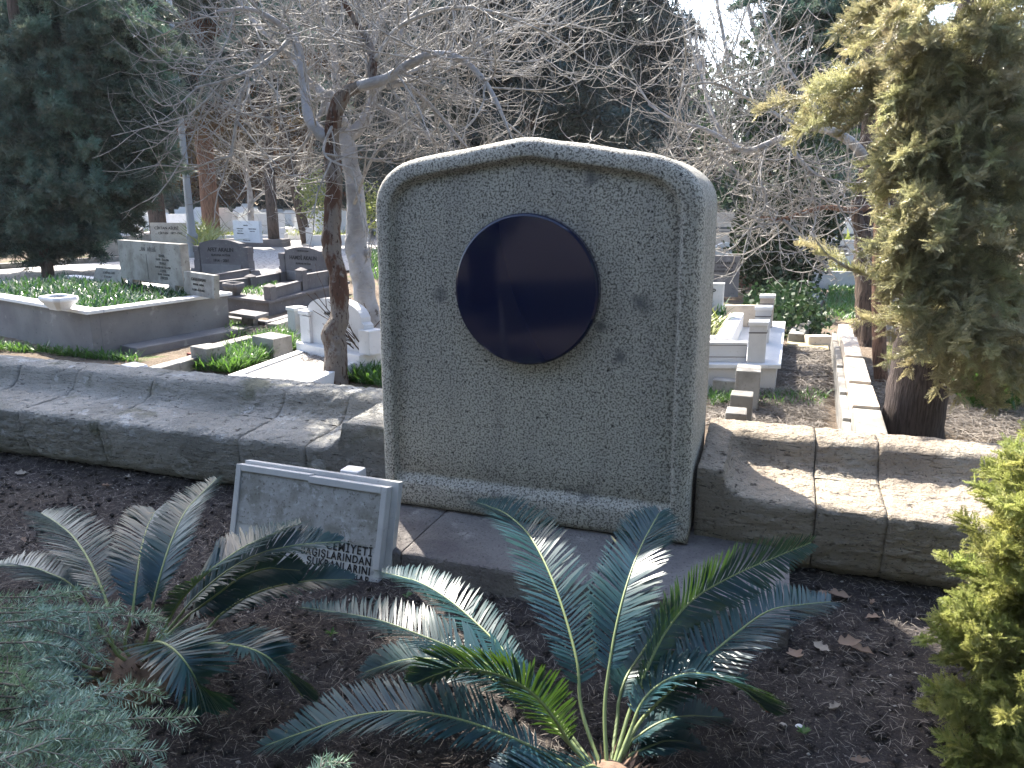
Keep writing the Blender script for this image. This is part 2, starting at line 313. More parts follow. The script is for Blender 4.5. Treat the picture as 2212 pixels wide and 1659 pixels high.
# ------------------------------------------------------------ stone bench along the bed
PROF=[(3.60,-.06),(3.54,-.03),(3.49,.0),(3.45,.022),(3.42,.045),(3.40,.075),(3.388,.12),(3.376,.17),(3.368,.23),(3.362,.29),(3.362,.322),(3.368,.338),(3.384,.348),(3.41,.354),(3.45,.358),(3.52,.361),(3.59,.363),(3.66,.366),(3.70,.370),(3.735,.378),(3.765,.392),(3.787,.412),(3.803,.437),(3.815,.465),(3.828,.492),(3.845,.511),(3.87,.521),(3.92,.524),(3.99,.523),(4.05,.520),(4.08,.508),(4.092,.48),(4.095,.40),(4.095,.10)]
def sst(t): t=max(0,min(1,t)); return t*t*(3-2*t)
def bench_piece(name,parent,x0,x1,mat,p0=0,p1=None,arm=None,seed=0,dx=.022,az=.12):
    dx=.014 if x1>-5 and x0<1.5 else .04
    pr=PROF[p0:p1] if p1 else PROF[p0:]
    # densify the profile
    P=[]
    for (a,b),(c,d) in zip(pr[:-1],pr[1:]):
        k=max(1,int(math.hypot(c-a,d-b)/(.014 if x1>-5 else .03)))
        P+=[(a+(c-a)*t/k,b+(d-b)*t/k) for t in range(k)]
    P.append(pr[-1]); n=max(3,int((x1-x0)/dx)); xsx=[x0+(x1-x0)*i/n for i in range(n+1)]
    v=[];m=len(P); cy_=sum(p[0] for p in P)/m; cz_=.15
    for i,x in enumerate(xsx):
        ed=min(x-x0,x1-x); er=.006*math.exp(-ed/.008)
        a=arm(x) if arm else 0
        for (y,z) in P:
            zz=z;yy=y
            if a>0:
                if y<3.41 and z<=.355: zz=z+a*az*sst((z-.02)/.33); yy=y-a*.012*(z>.3)*(y>3.37)
                elif 3.41<=y<3.90: tz_=.348+az+(.16-az)*sst((y-3.5)/.35); zz=z+(max(z,tz_)-z)*a
            d=.005*fbm((x+seed,yy,zz),5,3)+.008*fbm((x*1.2+seed,yy*1.2,zz*4),11,4)+.005*fbm((x,yy,zz*1.5),42,3)-.012*max(0,fbm((x*.6+seed,yy,zz*3.5),16,3)-.35)
            # direction away from the block's middle
            ny_,nz_=yy-cy_,zz-cz_; L=math.hypot(ny_,nz_)+1e-6
            yy+=ny_/L*(d-er); zz+=nz_/L*(d-er)
            v.append((x+(0.0015*fbm((yy,zz,x),20) if 0<i<n else 0),yy,zz))
    f=[(i*m+j,i*m+j+1,(i+1)*m+j+1,(i+1)*m+j) for i in range(n) for j in range(m-1)]
    f.append(tuple(range(m))[::-1]); f.append(tuple(n*m+j for j in range(m)))
    f+= [((i+1)*m,(i)*m,i*m+m-1,(i+1)*m+m-1) for i in range(n)]
    return link(name,mesh_py(name,v,f,True),mat,parent)
JS=[i for i,p in enumerate(PROF) if p[0]==3.70][0] # profile index of the joint between the seat stones and the back stones
bl=empty('stone_bench',(-4,3.7,0),'long weathered shaded grey stone bench with pale lichen spots left of the granite monument','stone bench')
armL=lambda x: 1.0 if x>-2.145 else .62*max(0,(x+2.34)/.195)**2.4
g=.0025
for k,(a,b,sp) in enumerate(((-9.5,-8.2,0),(-8.2,-7.0,0),(-7.0,-5.9,0),(-5.9,-5.05,0),(-5.05,-4.52,0),(-4.52,-3.86,0),(-3.86,-2.83,1),(-2.83,-2.38,1))):
    if sp:
        bench_piece('seat_stone',bl,a+g,b-g,m_trav_shaded,0,JS+1,seed=k*3.1); bench_piece('back_stone',bl,a+g,b-g,m_trav_shaded,JS,None,seed=k*3.1+9)
    else: bench_piece('bench_stone',bl,a+g,b-g,m_trav_shaded,seed=k*3.1)
bench_piece('end_stone',bl,-2.38+g,-1.845,m_trav_shaded,arm=armL,seed=33,az=.152)
br=empty('stone_bench',(1.3,3.7,0),'short sunlit tan stone bench with cracked end block right of the granite monument','stone bench')
armR=lambda x: 1.0 if x<-.165 else .62*max(0,(.0-x)/.165)**2.4
bench_piece('end_stone',br,-.285,.232-g,m_trav_sunlit,arm=armR,seed=51)['label']='cracked flaking end stone with raised arm'
bench_piece('seat_stone',br,.232+g,.515-g/2,m_trav_sunlit,0,JS+1,seed=62); bench_piece('back_stone',br,.232+g,.515-g/2,m_trav_sunlit,JS,None,seed=65)
for k,(a,b) in enumerate(((.515,1.35),(1.35,2.3),(2.3,3.4))): bench_piece('bench_stone',br,a+g/2,b-g,m_trav_sunlit,seed=70+k*4)
# lower foundation and rubble under the bench
def found(x0,x1,nm,lab):
    v,f=[],[]
    n=int((x1-x0)/.05)
    for i in range(n+1):
        x=x0+(x1-x0)*i/n
        for (y,z) in ((3.50,-.05),(3.52,.10),(4.02,.10),(4.02,-.05)): v.append((x,y+.02*fbm((x,z,0),6),z))
    for i in range(n):
        for j in range(4): f.append((i*4+j,i*4+(j+1)%4,(i+1)*4+(j+1)%4,(i+1)*4+j))
    return v,f
for x0,x1,par in ((-9.4,-1.9,bl),(-.26,3.4,br)):
    v,f=found(x0,x1,'','' ); link('foundation',mesh_py('foundation',v,f),m_kerb,par)

# ------------------------------------------------------------ the granite monument
MX,MY=-1.072,3.24
mon=empty('monument',(MX,3.6,.13),'large round-shouldered speckled granite monument carrying a dark blue disc','monument')
def outline(side,bot,top_side,sh,apex,r,n=26,nb=10):
    """half outline from the bottom centre to the apex on the right: side half-width at bottom/top, shoulder point, apex height"""
    hb,ht=side; zs,=top_side; pts=[(hb*i/nb,bot) for i in range(nb)]
    # straight side up to the start of the shoulder curve
    for i in range(n): t=i/(n-1); pts.append((hb+(ht-hb)*t,bot+(zs-bot)*t))
    # shoulder: quadratic from (ht,zs) through corner to sh
    for i in range(1,13):
        t=i/12; c=(ht+.002,sh[1]-.035+.0); a=(ht,zs); b=sh
        pts.append(((1-t)**2*a[0]+2*t*(1-t)*c[0]+t*t*b[0],(1-t)**2*a[1]+2*t*(1-t)*c[1]+t*t*b[1]))
    for i in range(1,15):
        t=i/14; z=sh[1]+(apex-sh[1])*t; 
        if t>.9: z-= .006*((t-.9)/.1)**2
        pts.append((sh[0]*(1-t),z))
    return pts
oR=outline((.770,.762),.13,(1.60,),(.50,1.85),1.925,0)
iR=outline((.682,.662),.315,(1.56,),(.455,1.755),1.828,0)
def full(h): return [(MX+x,z) for x,z in h]+[(MX-x,z) for x,z in h[-2:0:-1]]
O,I=full(oR),full(iR); n=len(O)
C=(MX,1.0)
rings=[]
def ring_scaled(base,off,y): # shrink outline toward the inside by off metres
    out=[]
    for k,(x,z) in enumerate(base):
        xa,za=base[k-1]; xb,zb=base[(k+1)%n]; tx,tz=xb-xa,zb-za; L=math.hypot(tx,tz)+1e-9
        nxn,nzn=-tz/L,tx/L
        out.append((x+nxn*off,y,z+nzn*off))
    return out
YB=4.0; RD=.055
rings.append([(MX+(x-MX)*.985,YB,z) for x,z in O])
rings.append([(MX+(x-MX)*.995,YB-.03,z) for x,z in O])
for q in range(1,14): rings.append([(x,YB-.03-(YB-.03-MY-RD)*q/14,z) for x,z in O])
for q in range(0,7):
    a=q/6*PI/2; rings.append(ring_scaled(O,RD*(1-math.cos(a)),MY+RD-RD*math.sin(a)))
E0=ring_scaled(O,RD,MY)
def lerpring(u,y): return [((1-u)*a[0]+u*b[0],y,(1-u)*a[2]+u*b[1]) for a,b in zip(E0,I)]
for u,dy in ((.25,-.002),(.5,-.002),(.60,.000),(.70,.006),(.78,.018),(.86,.029),(.93,.035),(1.0,.036)): rings.append(lerpring(u,MY+dy))
for s in (.985,.97): rings.append([(C[0]+(x-C[0])*s,MY+.034-.004*(s<.98),C[1]+(z-C[1])*s) for x,z in I])
for s in (.8,.6,.4,.2,.05): rings.append([(C[0]+(x-C[0])*s,MY+.028,C[1]+(z-C[1])*s) for x,z in I])
v=[p for r_ in rings for p in r_]
v=[(p[0]+.0025*fbm(p,7),p[1]+.0025*fbm((p[2],p[0],p[1]),7),p[2]+(.003*fbm((p[1],p[2],p[0]),7) if p[2]>.2 else 0)) for p in v]
f=[(k*n+j,k*n+(j+1)%n,(k+1)*n+(j+1)%n,(k+1)*n+j) for k in range(len(rings)-1) for j in range(n)]
f.append(tuple((len(rings)-1)*n+j for j in range(n))); f.append(tuple(range(n))[::-1])
bm=bmesh.new(); mm=mesh_py('slab',v,f); bm.from_mesh(mm)
o=link('slab',bm_mesh('slab',bm,True),m_granite,mon)
# disc
dr,dc=.338,(-1.068,1.262); prof=[(0,0),(dr-.02,0),(dr-.012,-.0),(dr-.004,-.004),(dr,-.012),(dr,-.05)]
ns=128; v=[];f=[]
for r_,d in prof[1:]:
    for j in range(ns): a=2*PI*j/ns; v.append((dc[0]+r_*math.cos(a),MY-.026-d-.0,dc[1]+r_*math.sin(a)))
for i in range(len(prof)-2):
    for j in range(ns): f.append((i*ns+j,i*ns+(j+1)%ns,(i+1)*ns+(j+1)%ns,(i+1)*ns+j))
f.append(tuple(range(ns))[::-1])
bm=bmesh.new(); bm.from_mesh(mesh_py('d',v,f)); me=bm_mesh('disc',bm)
for p in me.polygons: p.use_smooth=len(p.vertices)<10 and False
link('disc',me,m_navy,mon)['label']='polished dark navy blue stone disc'
# stepping stones in front of the monument
st=empty('step',(-1,3,0),'low step of large flat stone slabs at the foot of the granite monument','step')
def worn(name,parent,mat,x0,x1,yf0,yf1,yb,z0,z1,seed=0,res=.03,amp=.004):
    "flat slab whose front edge runs from yf0 to yf1, gently worn"
    n=max(2,int((x1-x0)/res)); pr=[]
    prof=[(0,z0),(0,z1-.02),(.003,z1-.007),(.010,z1-.001),(.022,z1)]+[(.022+t*.05,z1) for t in range(1,12)]
    v=[];m=len(prof)+1
    for i in range(n+1):
        x=x0+(x1-x0)*i/n; yf=yf0+(yf1-yf0)*i/n; ed=min(x-x0,x1-x); er=.006*math.exp(-ed/.01)
        for (dy,z) in prof: v.append((x,yf+dy+amp*1.5*fbm((x,z,seed),9)+er,z+(amp*fbm((x,yf+dy,seed),8)-er if z>z0 else 0)))
        v.append((x,yb,z1))
    f=[(i*m+j,i*m+j+1,(i+1)*m+j+1,(i+1)*m+j) for i in range(n) for j in range(m-1)]
    f.append(tuple(range(m))[::-1]); f.append(tuple(n*m+j for j in range(m)))
    bm=bmesh.new(); bm.from_mesh(mesh_py('q',v,f)); return link(name,bm_mesh(name,bm,False),mat,parent)
for k,(a,b) in enumerate(((-2.3,-1.50),(-1.50,-.625),(-.625,.14))):
    ya=2.79-(a+2.3)*.018; yb_=2.79-(b+2.3)*.018
    worn('slab',st,m_step,a+.003,b-.003,ya,yb_,3.9,-.04,.13,seed=k*5)

# ------------------------------------------------------------ leaning marble sign
S0=Vector((-2.385,2.70,-.02)); S1=Vector((-1.575,2.70,-.03)); lean=Vector((0.012,.115,.455)); h=lean.length; uz=lean.normalized(); ux=(S1-S0).normalized(); uy=-ux.cross(uz)*-1; L=(S1-S0).length
un=ux.cross(uz)  # points away from the viewer? fixed below
if un.y>0: un=-un
back=-un
sg=empty('marble_plaque',(-1.97,2.75,0),'pale grey marble plaque with black lettering leaning in the soil beside the step','plaque')
def sb(name,x0,x1,y0,y1,z0,z1,mat,bev=.004): return block(name,mat,sg,S0,ux,back,(x0,x1,y0,y1,z0,z1),bev=bev,uz=uz)
sb('back_slab',.012,L+.030,.034,.075,0,h+.012,m_plaque)
md=L*.50
sb('front_slab',0,md,0,.032,.0,h-.004,m_plaque); sb('front_slab',md+.001,L,-.006,.032,-.01,h-.010,m_plaque)
# raised frame round a roughened field
for (x0,x1,z0,z1,yy) in ((.0,.028,.09,h-.004,0),(.029,md-.001,h-.034,h-.004,0),(md+.001,L-.029,h-.042,h-.010,-.006),(L-.028,L,.09,h-.010,-.006)):
    sb('border',x0,x1,yy-.012,yy-.001,z0,z1,m_plaque,.003)
sb('stained_field',.030,md-.002,-.003,-.0008,.185,h-.036,m_marbleworn,0); sb('stained_field',md+.002,L-.031,-.009,-.0068,.185,h-.044,m_marbleworn,0)
fo=S0+back*-.0085
for s,z in (('CEMİYETİ',.142),('BAĞIŞLARINDAN',.100),('ŞÜKRANLARINI',.058),('SUNAR',.016)):
    text(s,.050 if z<.14 else .056,fo+ux*(L-.045)+uz*z,ux,uz,m_letter,sg,'RIGHT',.010,1.18,sx=.82)
pb=GY(731,1016,2.93); block('marble_block',m_white,None,Vector((pb.x,2.92,-.02)),X_,Y_,(0,.115,0,.09,0,pb.z+.025),bev=.012,taper=.12)
tag(bpy.data.objects['marble_block'],'small white marble block propping the plaque from behind','block')

# ------------------------------------------------------------ foliage building blocks
def strips(P,D,N,Ln,Wd,bend=0.,segs=1):
    """flat pointed blades: P root, D direction, N face normal, arrays (n,3); one diamond quad each, or bent pair"""
    S=np.cross(D,N); S/=np.linalg.norm(S,axis=1)[:,None]+1e-9
    n=len(P); Ln=np.broadcast_to(Ln,(n,))[:,None]; Wd=np.broadcast_to(Wd,(n,))[:,None]
    if segs==1:
        a=P; b=P+D*Ln*.45+S*Wd/2; c=P+D*Ln-N*Ln*bend; d=P+D*Ln*.45-S*Wd/2
        v=np.stack([a,b,c,d],1).reshape(-1,3); f=np.arange(n*4).reshape(n,4); return v,f
    a0=P-S*Wd*.3; a1=P+S*Wd*.3; m=P+D*Ln*.5-N*Ln*bend*.3; b0=m-S*Wd*.5; b1=m+S*Wd*.5
    e=P+D*Ln*.8-N*Ln*bend*.72; e0=e-S*Wd*.36; e1=e+S*Wd*.36; t=P+D*Ln*.98-N*Ln*bend*1.05; t0=t-S*Wd*.04; t1=t+S*Wd*.04
    v=np.stack([a0,a1,b1,b0,e1,e0,t1,t0],1).reshape(-1,3); o=(np.arange(n)*8)[:,None]
    f=np.vstack([o+np.array([0,1,2,3]),o+np.array([3,2,4,5]),o+np.array([5,4,6,7])]); return v,f
def unit(a): return a/(np.linalg.norm(a,axis=-1,keepdims=True)+1e-9)
def spray_mesh(name,seed,nsub=16,nstr=11,ln=.17,wd=.055,curl=.15,flat=.25,mat_=None):
    """unit-length cypress / thuja branch along +X: twigs carrying flat fans of scale-leaf strips"""
    r=np.random.default_rng(seed); nb=NB()
    tw=[(np.array([0,0,0.]),np.array([1,0,-curl]),1.0)]
    for i in range(nsub):
        t=.08+.9*(i+r.random()*.6)/nsub; az=r.normal(0,.5)+(PI if i%2 else 0); up=r.normal(.25,flat*1.3)
        d=unit(np.array([.75+r.random()*.3,math.cos(az)*.8,math.sin(az)*.35+up])); tw.append((np.array([t,0,-curl*t*t]),d,(1-t*.55)*(.34+.18*r.random())))
    tube=tube_np(np.array([[x,0,-curl*x*x] for x in np.linspace(0,.97,6)]),np.linspace(.012,.002,6),4,cap=False); nb.add(*tube)
    P=[];D=[];N=[];Ls=[]
    for (o,d,L) in tw:
        nrm=unit(np.cross(d,np.array([-d[1],d[0],.001]))+r.normal(0,flat,3)); 
        if nrm[2]<0: nrm=-nrm
        sd=unit(np.cross(nrm,d)); K=int(nstr*(2.2 if L==1.0 else 1))
        for k in range(K):
            t=(k+.5)/K
            for s in (-1,1):
                q=o+d*L*t; dd=unit(d*.62+sd*s*.80+r.normal(0,.14,3)); l2=ln*(1.25-t*.8)*(.8+.4*r.random())
                P.append(q); D.append(dd); N.append(nrm); Ls.append(l2)
                for tt,s2 in ((.35,1),(.55,-1)):
                    d3=unit(dd*.75+unit(np.cross(nrm,dd))*s2*.7+r.normal(0,.12,3)); P.append(q+dd*l2*tt); D.append(d3); N.append(nrm); Ls.append(l2*.6)
    P,D,N,Ls=map(np.array,(P,D,N,Ls)); N=unit(unit(N)+r.normal(0,.35,N.shape)); N=unit(N-D*(N*D).sum(1,keepdims=True)); nb.add(*strips(P,D,N,Ls,Ls*wd,bend=.12)); return nb.mesh(name)
def needle_mesh(name,seed,nsub=26,nneed=46,nl=.055,nw=.010,droop=.25,spread=.42,thick=.25):
    "unit-length conifer bough along +X, twigs bristling with needles"
    r=np.random.default_rng(seed); nb=NB(); P=[];D=[];N=[]
    nb.add(*tube_np(np.array([[x,0,-droop*x*x] for x in np.linspace(0,.95,6)]),np.linspace(.016,.003,6),4,cap=False))
    for i in range(nsub):
        t=.1+.88*(i+r.random())/nsub; s=1 if i%2 else -1; o=np.array([t,0,-droop*t*t])
        d=unit(np.array([.8,s*(.5+.5*r.random()),r.normal(.05,thick)])); L=spread*(1.1-t*.7)*(.6+.6*r.random())
        if t>.9: d=unit(np.array([1,s*.2,-.3]))
        kk=r.random(nneed)**.8; q=o+d*L*kk[:,None]; q[:,2]-=.25*droop*(L*kk)**1
        a=unit(r.normal(0,1,(nneed,3))); dd=unit(d*.6+a*.75); P.append(q); D.append(dd); N.append(unit(np.cross(dd,r.normal(0,1,(nneed,3)))))
    P,D,N=map(np.vstack,(P,D,N)); L=nl*(.6+.8*r.random(len(P))); nb.add(*strips(P,D,N,L,nw)); return nb.mesh(name)
def orient(p,dirv,scale,roll=0,up=Z_,sy=1.):
    x=Vector(dirv).normalized(); y=up.cross(x)
    if y.length<1e-3: y=Y_.copy()
    y.normalize(); z=x.cross(y); rm=Matrix((x,y,z)).transposed().to_4x4()
    return Matrix.Translation(p)@rm@Matrix.Rotation(roll,4,'X')@Matrix.Diagonal((scale,scale*sy,scale*sy,1))
def place(parent,me,mw,name='branch'):
    o=bpy.data.objects.new(name,me); COL.objects.link(o); o.parent=parent; o.matrix_parent_inverse=Matrix.Translation(parent.location).inverted(); o.matrix_basis=mw; return o
def protos(fn,n,mat,*a,**k):
    out=[]
    for i in range(n):
        me=fn('bough_%s'%mat.name,11+i*7,*a,**k); me.materials.append(mat); out.append(me)
    return out
pr_thuja=protos(spray_mesh,4,m_thuja,nsub=30,nstr=14,ln=.080,wd=.22,curl=.05,flat=.6)
pr_cyp=protos(spray_mesh,4,m_cyp,nsub=40,nstr=13,ln=.062,wd=.22,curl=.25,flat=.7)
pr_con=protos(needle_mesh,4,m_con,nsub=36,nneed=80,nl=.10,nw=.013,droop=.15,spread=.50,thick=.5)
pr_far=protos(needle_mesh,3,m_blue,nsub=34,nneed=60,nl=.085,nw=.020,droop=.20,spread=.45,thick=.25)
pr_farg=protos(needle_mesh,3,m_con,nsub=34,nneed=60,nl=.085,nw=.020,droop=.20,spread=.45,thick=.25)
pr_brn=protos(needle_mesh,2,m_brn,nsub=30,nneed=60,nl=.085,nw=.022,droop=.25,spread=.5,thick=.4)
def trunk(parent,pts,rad,mat,ns=14,nz=.12,nzs=5,n=30,name='trunk'):
    sp=smoothpath([(*p,r_) for p,r_ in zip(pts,rad)],n); v,f=tube_np(sp[:,:3],sp[:,3],ns,nz,nzs,seed=rnd.random()*9)
    nb=NB(); nb.add(v,f); return link(name,nb.mesh(name,True),mat,parent)
def conifer(base,height,R0,z0,prs,n,label,group=None,name='conifer_tree',tr=.16,bark=m_bark,power=.8,droop=-.1,lean=(0,0),name_cat='conifer',zmax=None):
    t=empty(name,base,label,name_cat,group); b=Vector(base)
    trunk(t,[b+Vector((lean[0]*s,lean[1]*s,height*s-.1*(s==0))) for s in (0,.3,.6,1)],[tr*1.15,tr,tr*.7,tr*.12],bark,ns=10,n=14,nz=.1)
    for k in range(n):
        s=(k+rnd.random())/n; s=s**.8; z=z0+(height-z0)*s
        if zmax and z>zmax: continue
        Rr=max(.25,R0*(1-s)**power*(.75+.4*rnd.random())); az=rnd.random()*2*PI
        d=Vector((math.cos(az),math.sin(az),droop+.35*s)); st_=b+Vector((lean[0]*z/height,lean[1]*z/height,z))
        place(t,rnd.choice(prs),orient(st_,d,Rr,rnd.uniform(-.5,.5),sy=rnd.uniform(.8,1.3)))
    return t
def crown(t,ells,prs,n,size,outc,droop=0.,shell=.5,upw=0.,name='branch',rollr=.6,maxn=None):
    "boughs through a crown made of ellipsoids (centre, radii), pointing outwards"
    wts=[e[1][0]*e[1][2]+e[1][1]*e[1][2] for e in ells]; tot=sum(wts)
    for k in range(n):
        c,r_=rnd.choices(ells,wts)[0]; d=Vector([rnd.gauss(0,1) for _ in range(3)]).normalized(); q=shell+(1-shell)*rnd.random()**.6
        p=Vector((c[0]+d.x*r_[0]*q,c[1]+d.y*r_[1]*q,c[2]+d.z*r_[2]*q)); od=(p-Vector((outc[0],outc[1],p.z-.2)))
        od=od.normalized()*.7+Vector((d.x,d.y,d.z*.4))*.6+Vector((rnd.gauss(0,.25),rnd.gauss(0,.25),rnd.gauss(0,.2)+upw-droop)); od.normalize()
        s=size*rnd.uniform(.7,1.3); place(t,rnd.choice(prs),orient(p-od*s*.75,od,s,rnd.uniform(-rollr,rollr)),name)

# ------------------------------------------------------------ trees
pr_jun=protos(needle_mesh,4,m_con,nsub=44,nneed=80,nl=.10,nw=.014,droop=.1,spread=.5,thick=.6)
gdj=lambda x,y,D: tuple(GD(x,y,D))
B=G(105,605,.15)
t=empty('juniper_tree',(B.x,B.y,.15),'dense dark green conifer with low sweeping crown beside the cobbled path at far left','conifer')
trunk(t,[B,B+Vector((.05,0,2)),B+Vector((-.05,.1,5)),B+Vector((0,0,10.5))],[.115,.10,.09,.02],m_bark)
crown(t,[(gdj(60,420,15.3),(2.0,1.8,1.0)),(gdj(120,300,15.3),(2.1,1.9,1.6)),(gdj(150,120,15.4),(2.1,1.9,1.8)),(gdj(0,200,15.4),(2.0,1.8,2.2)),(gdj(200,60,15.2),(1.3,1.1,1.0)),(gdj(70,505,15.2),(1.5,1.1,.35)),(gdj(210,480,15.0),(.7,.7,.4)),(gdj(290,380,15.0),(.6,.7,.7)),(gdj(340,170,15.1),(.6,.6,.9)),(gdj(330,60,15.1),(.6,.6,.6))],pr_jun,300,1.15,(B.x,B.y),droop=.10,shell=.35)
crown(t,[(gdj(90,440,14.2),(1.7,.8,.9)),(gdj(150,300,14.2),(1.8,.9,1.3)),(gdj(180,130,14.2),(1.8,.9,1.5)),(gdj(300,250,14.3),(.8,.6,1.6)),(gdj(0,300,14.2),(1.4,.8,2.0)),(gdj(60,515,14.3),(1.4,.8,.3))],pr_jun,290,.95,(B.x,B.y+2),droop=.10,shell=.2,name='spray')
# tall pine beyond the left edge of the view: its crown shades the bench and the bed
P0=Vector((-10.6,7.3,.1))
t=empty('pine_tree',P0,'tall umbrella pine standing left of the big concrete tomb, its crown over the bench','pine')
trunk(t,[P0,P0+Vector((.3,.2,3.5)),P0+Vector((1.2,.7,6.5)),P0+Vector((1.8,1.0,9.5))],[.24,.2,.16,.05],m_bark)
crown(t,[((-8.3,6.9,7.6),(1.4,1.4,.9)),((-9.2,8.5,7.6),(1.0,.9,.8)),((-10.6,8.3,7.9),(1.2,1.2,.8)),((-7.05,6.25,7.5),(.9,.8,.6)),((-7.9,7.9,7.6),(.7,.7,.5)),((-9.6,7.2,8.6),(1.7,1.5,.9)),((-8.8,5.6,7.7),(1.4,1.2,.9))],pr_jun,300,1.55,(-9,8),droop=0,shell=.0)
crown(t,[((-7.3,6.6,7.6),(1.0,1.0,.5)),((-6.9,7.5,7.5),(.5,.5,.3)),((-6.5,6.9,7.5),(.4,.4,.3)),((-8.3,7.6,7.7),(1.0,.9,.5)),((-7.9,6.0,7.2),(1.2,1.1,.5)),((-9.4,8.6,7.9),(1.0,.8,.5)),((-6.7,5.9,7.4),(.7,.7,.4))],pr_jun,260,1.1,(-8.5,7),droop=0,shell=0,name='spray')

def bg(px,py,D,hgt,R0,z0,prs,n,label,bark=m_bark,tr=.2,**k):
    k['zmax']=min(hgt,1.65+.262*D+.6); P=GD(px,py,D); return conifer((P.x,P.y,.1),hgt,R0,z0,prs,n,label,'conifers beyond the graves',tr=tr,bark=bark,**k)
bg(345,520,25,15,2.7,4.8,pr_far,46,'tall conifer with thick grey-brown trunk showing right of the juniper',tr=.24,power=.4)
bg(458,500,27,17,2.8,4.6,pr_far,46,'tall conifer with thick reddish-brown trunk right of the lamp post',tr=.27,bark=m_redb,power=.4)
bg(592,520,25,15,2.7,4.4,pr_farg,46,'tall conifer with straight brown trunk between the two dark headstones',tr=.165,power=.4)
bg(664,512,26.5,14,2.7,4.2,pr_brn,46,'leaning conifer with thin drooping brown dead branches behind the bare tree',tr=.17,lean=(-2.6,.3),power=.4)
bg(540,440,48,20,5.6,3.6,pr_brn,130,'conifer with orange-brown foliage in the middle distance',tr=.25,power=.5)
bg(770,430,40,18,4.6,3.6,pr_brn,130,'brownish conifer rising behind the left shoulder of the monument',tr=.25,power=.5)
bg(905,430,33,18,4.6,2.2,pr_far,150,'dark conifer behind the top left of the monument',tr=.25,power=.5)
bg(1137,430,19,15,3.0,3.0,pr_far,120,'dark conifer with a broad furrowed trunk behind the monument apex',tr=.2,power=.5)
bg(1290,430,26,17,3.5,1.6,pr_far,170,'big blue-green conifer behind the right shoulder of the monument',tr=.25,power=.6)
bg(1010,430,40,18,5.6,2.0,pr_farg,150,'wide dark conifer far behind the monument',tr=.25,power=.5)
bg(1225,430,40,19,5.6,2.0,pr_far,150,'tallest blue-green conifer far behind the monument',tr=.25,power=.5)
bg(660,430,56,22,7,2.5,pr_far,150,'wide conifer far beyond the white graves',tr=.3,power=.5)
bg(300,430,56,22,7,2.0,pr_farg,150,'far conifer beyond the white graves behind the juniper',tr=.3,power=.5)
bg(120,430,54,22,7,1.5,pr_far,150,'far conifer hidden mostly by the juniper at the left edge',tr=.3,power=.5)
bg(440,430,62,24,7,1.5,pr_far,150,'blue-dark conifer farthest back at left beyond the lamp post',tr=.3,power=.5)
bg(830,430,60,24,7,1.5,pr_far,150,'blue-dark conifer farthest back between bare tree and monument',tr=.3,power=.5)
bg(1690,425,24,6.2,2.4,.6,pr_farg,120,'rounded dark conifer behind the ivy-covered trunk',tr=.2)
bg(1800,430,38,7.6,4.0,.8,pr_far,120,'dark conifer at the far end of the right-hand graves',tr=.2)
bg(1950,430,34,9,4.0,.8,pr_far,120,'dark conifer behind the right-hand cypress trunks',tr=.2)
bg(1460,430,38,9,4.0,.8,pr_far,120,'lower dark conifer in the gap right of the monument',tr=.2)
bg(2150,430,34,10,4.4,.8,pr_farg,120,'dark conifer behind the olive cypress at the right edge',tr=.2)
bg(-60,430,66,24,8,1,pr_far,130,'distant conifer on the skyline behind the juniper',tr=.3,power=.5)
# dark pine tufts hanging over the top right
P=GD(1885,700,9.5); t=empty('pine_tree',(P.x,P.y,.1),'tall pine with dark tufts against the white sky and a brown trunk behind the cypress','pine')
trunk(t,[(P.x,P.y,0),(P.x,P.y,2.2),(P.x-.05,P.y,5),(P.x-.1,P.y,9)],[.20,.165,.14,.08],m_bark,n=26)
crown(t,[(tuple(GD(1760,60,9.2)),(.55,.6,.45)),(tuple(GD(1690,15,9.4)),(.5,.6,.35)),(tuple(GD(1830,-60,9.4)),(1.1,.9,.6)),(tuple(GD(1745,150,9.0)),(.30,.35,.25)),(tuple(GD(1840,80,9.4)),(.35,.5,.5)),((P.x,P.y,6.6),(1.7,1.6,1.3))],pr_farg,210,.55,(P.x,P.y),droop=.1,shell=.2)

# broad-leaved trees, bare in winter
def grow(nb,p,d,L,r0,lev,r,curl,kids):
    n=(7,6,5,4)[lev]; pts=[p]; q=np.array(d,float); pp=np.array(p,float); wv=r.normal(0,.22,3)
    for i in range(n-1):
        q=unit(q+wv*.30+r.normal(0,.13,3)+np.array([0,0,curl*(i/n)])); pp=pp+q*L/(n-1); pts.append(pp.copy())
        if r.random()<.5: wv=r.normal(0,.3,3)
    pts=np.array(pts); rad=np.linspace(r0,r0*.38,n)
    nb.add(*tube_np(pts,rad,(6,5,4,3)[lev],cap=False))
    if lev<3:
        for k in range(kids[lev]):
            t=.2+.8*(k+r.random())/kids[lev]; i=min(int(t*(n-1)),n-2); u=t*(n-1)-i; b=pts[i]*(1-u)+pts[i+1]*u
            T=unit(pts[i+1]-pts[i]); dd=unit(T*.55+unit(r.normal(0,1,3))*.85+np.array([0,0,.12])); grow(nb,b,dd,L*(.34+.3*r.random())*(1.15-.4*t),max(r0*.5,.0011),lev+1,r,curl,kids)
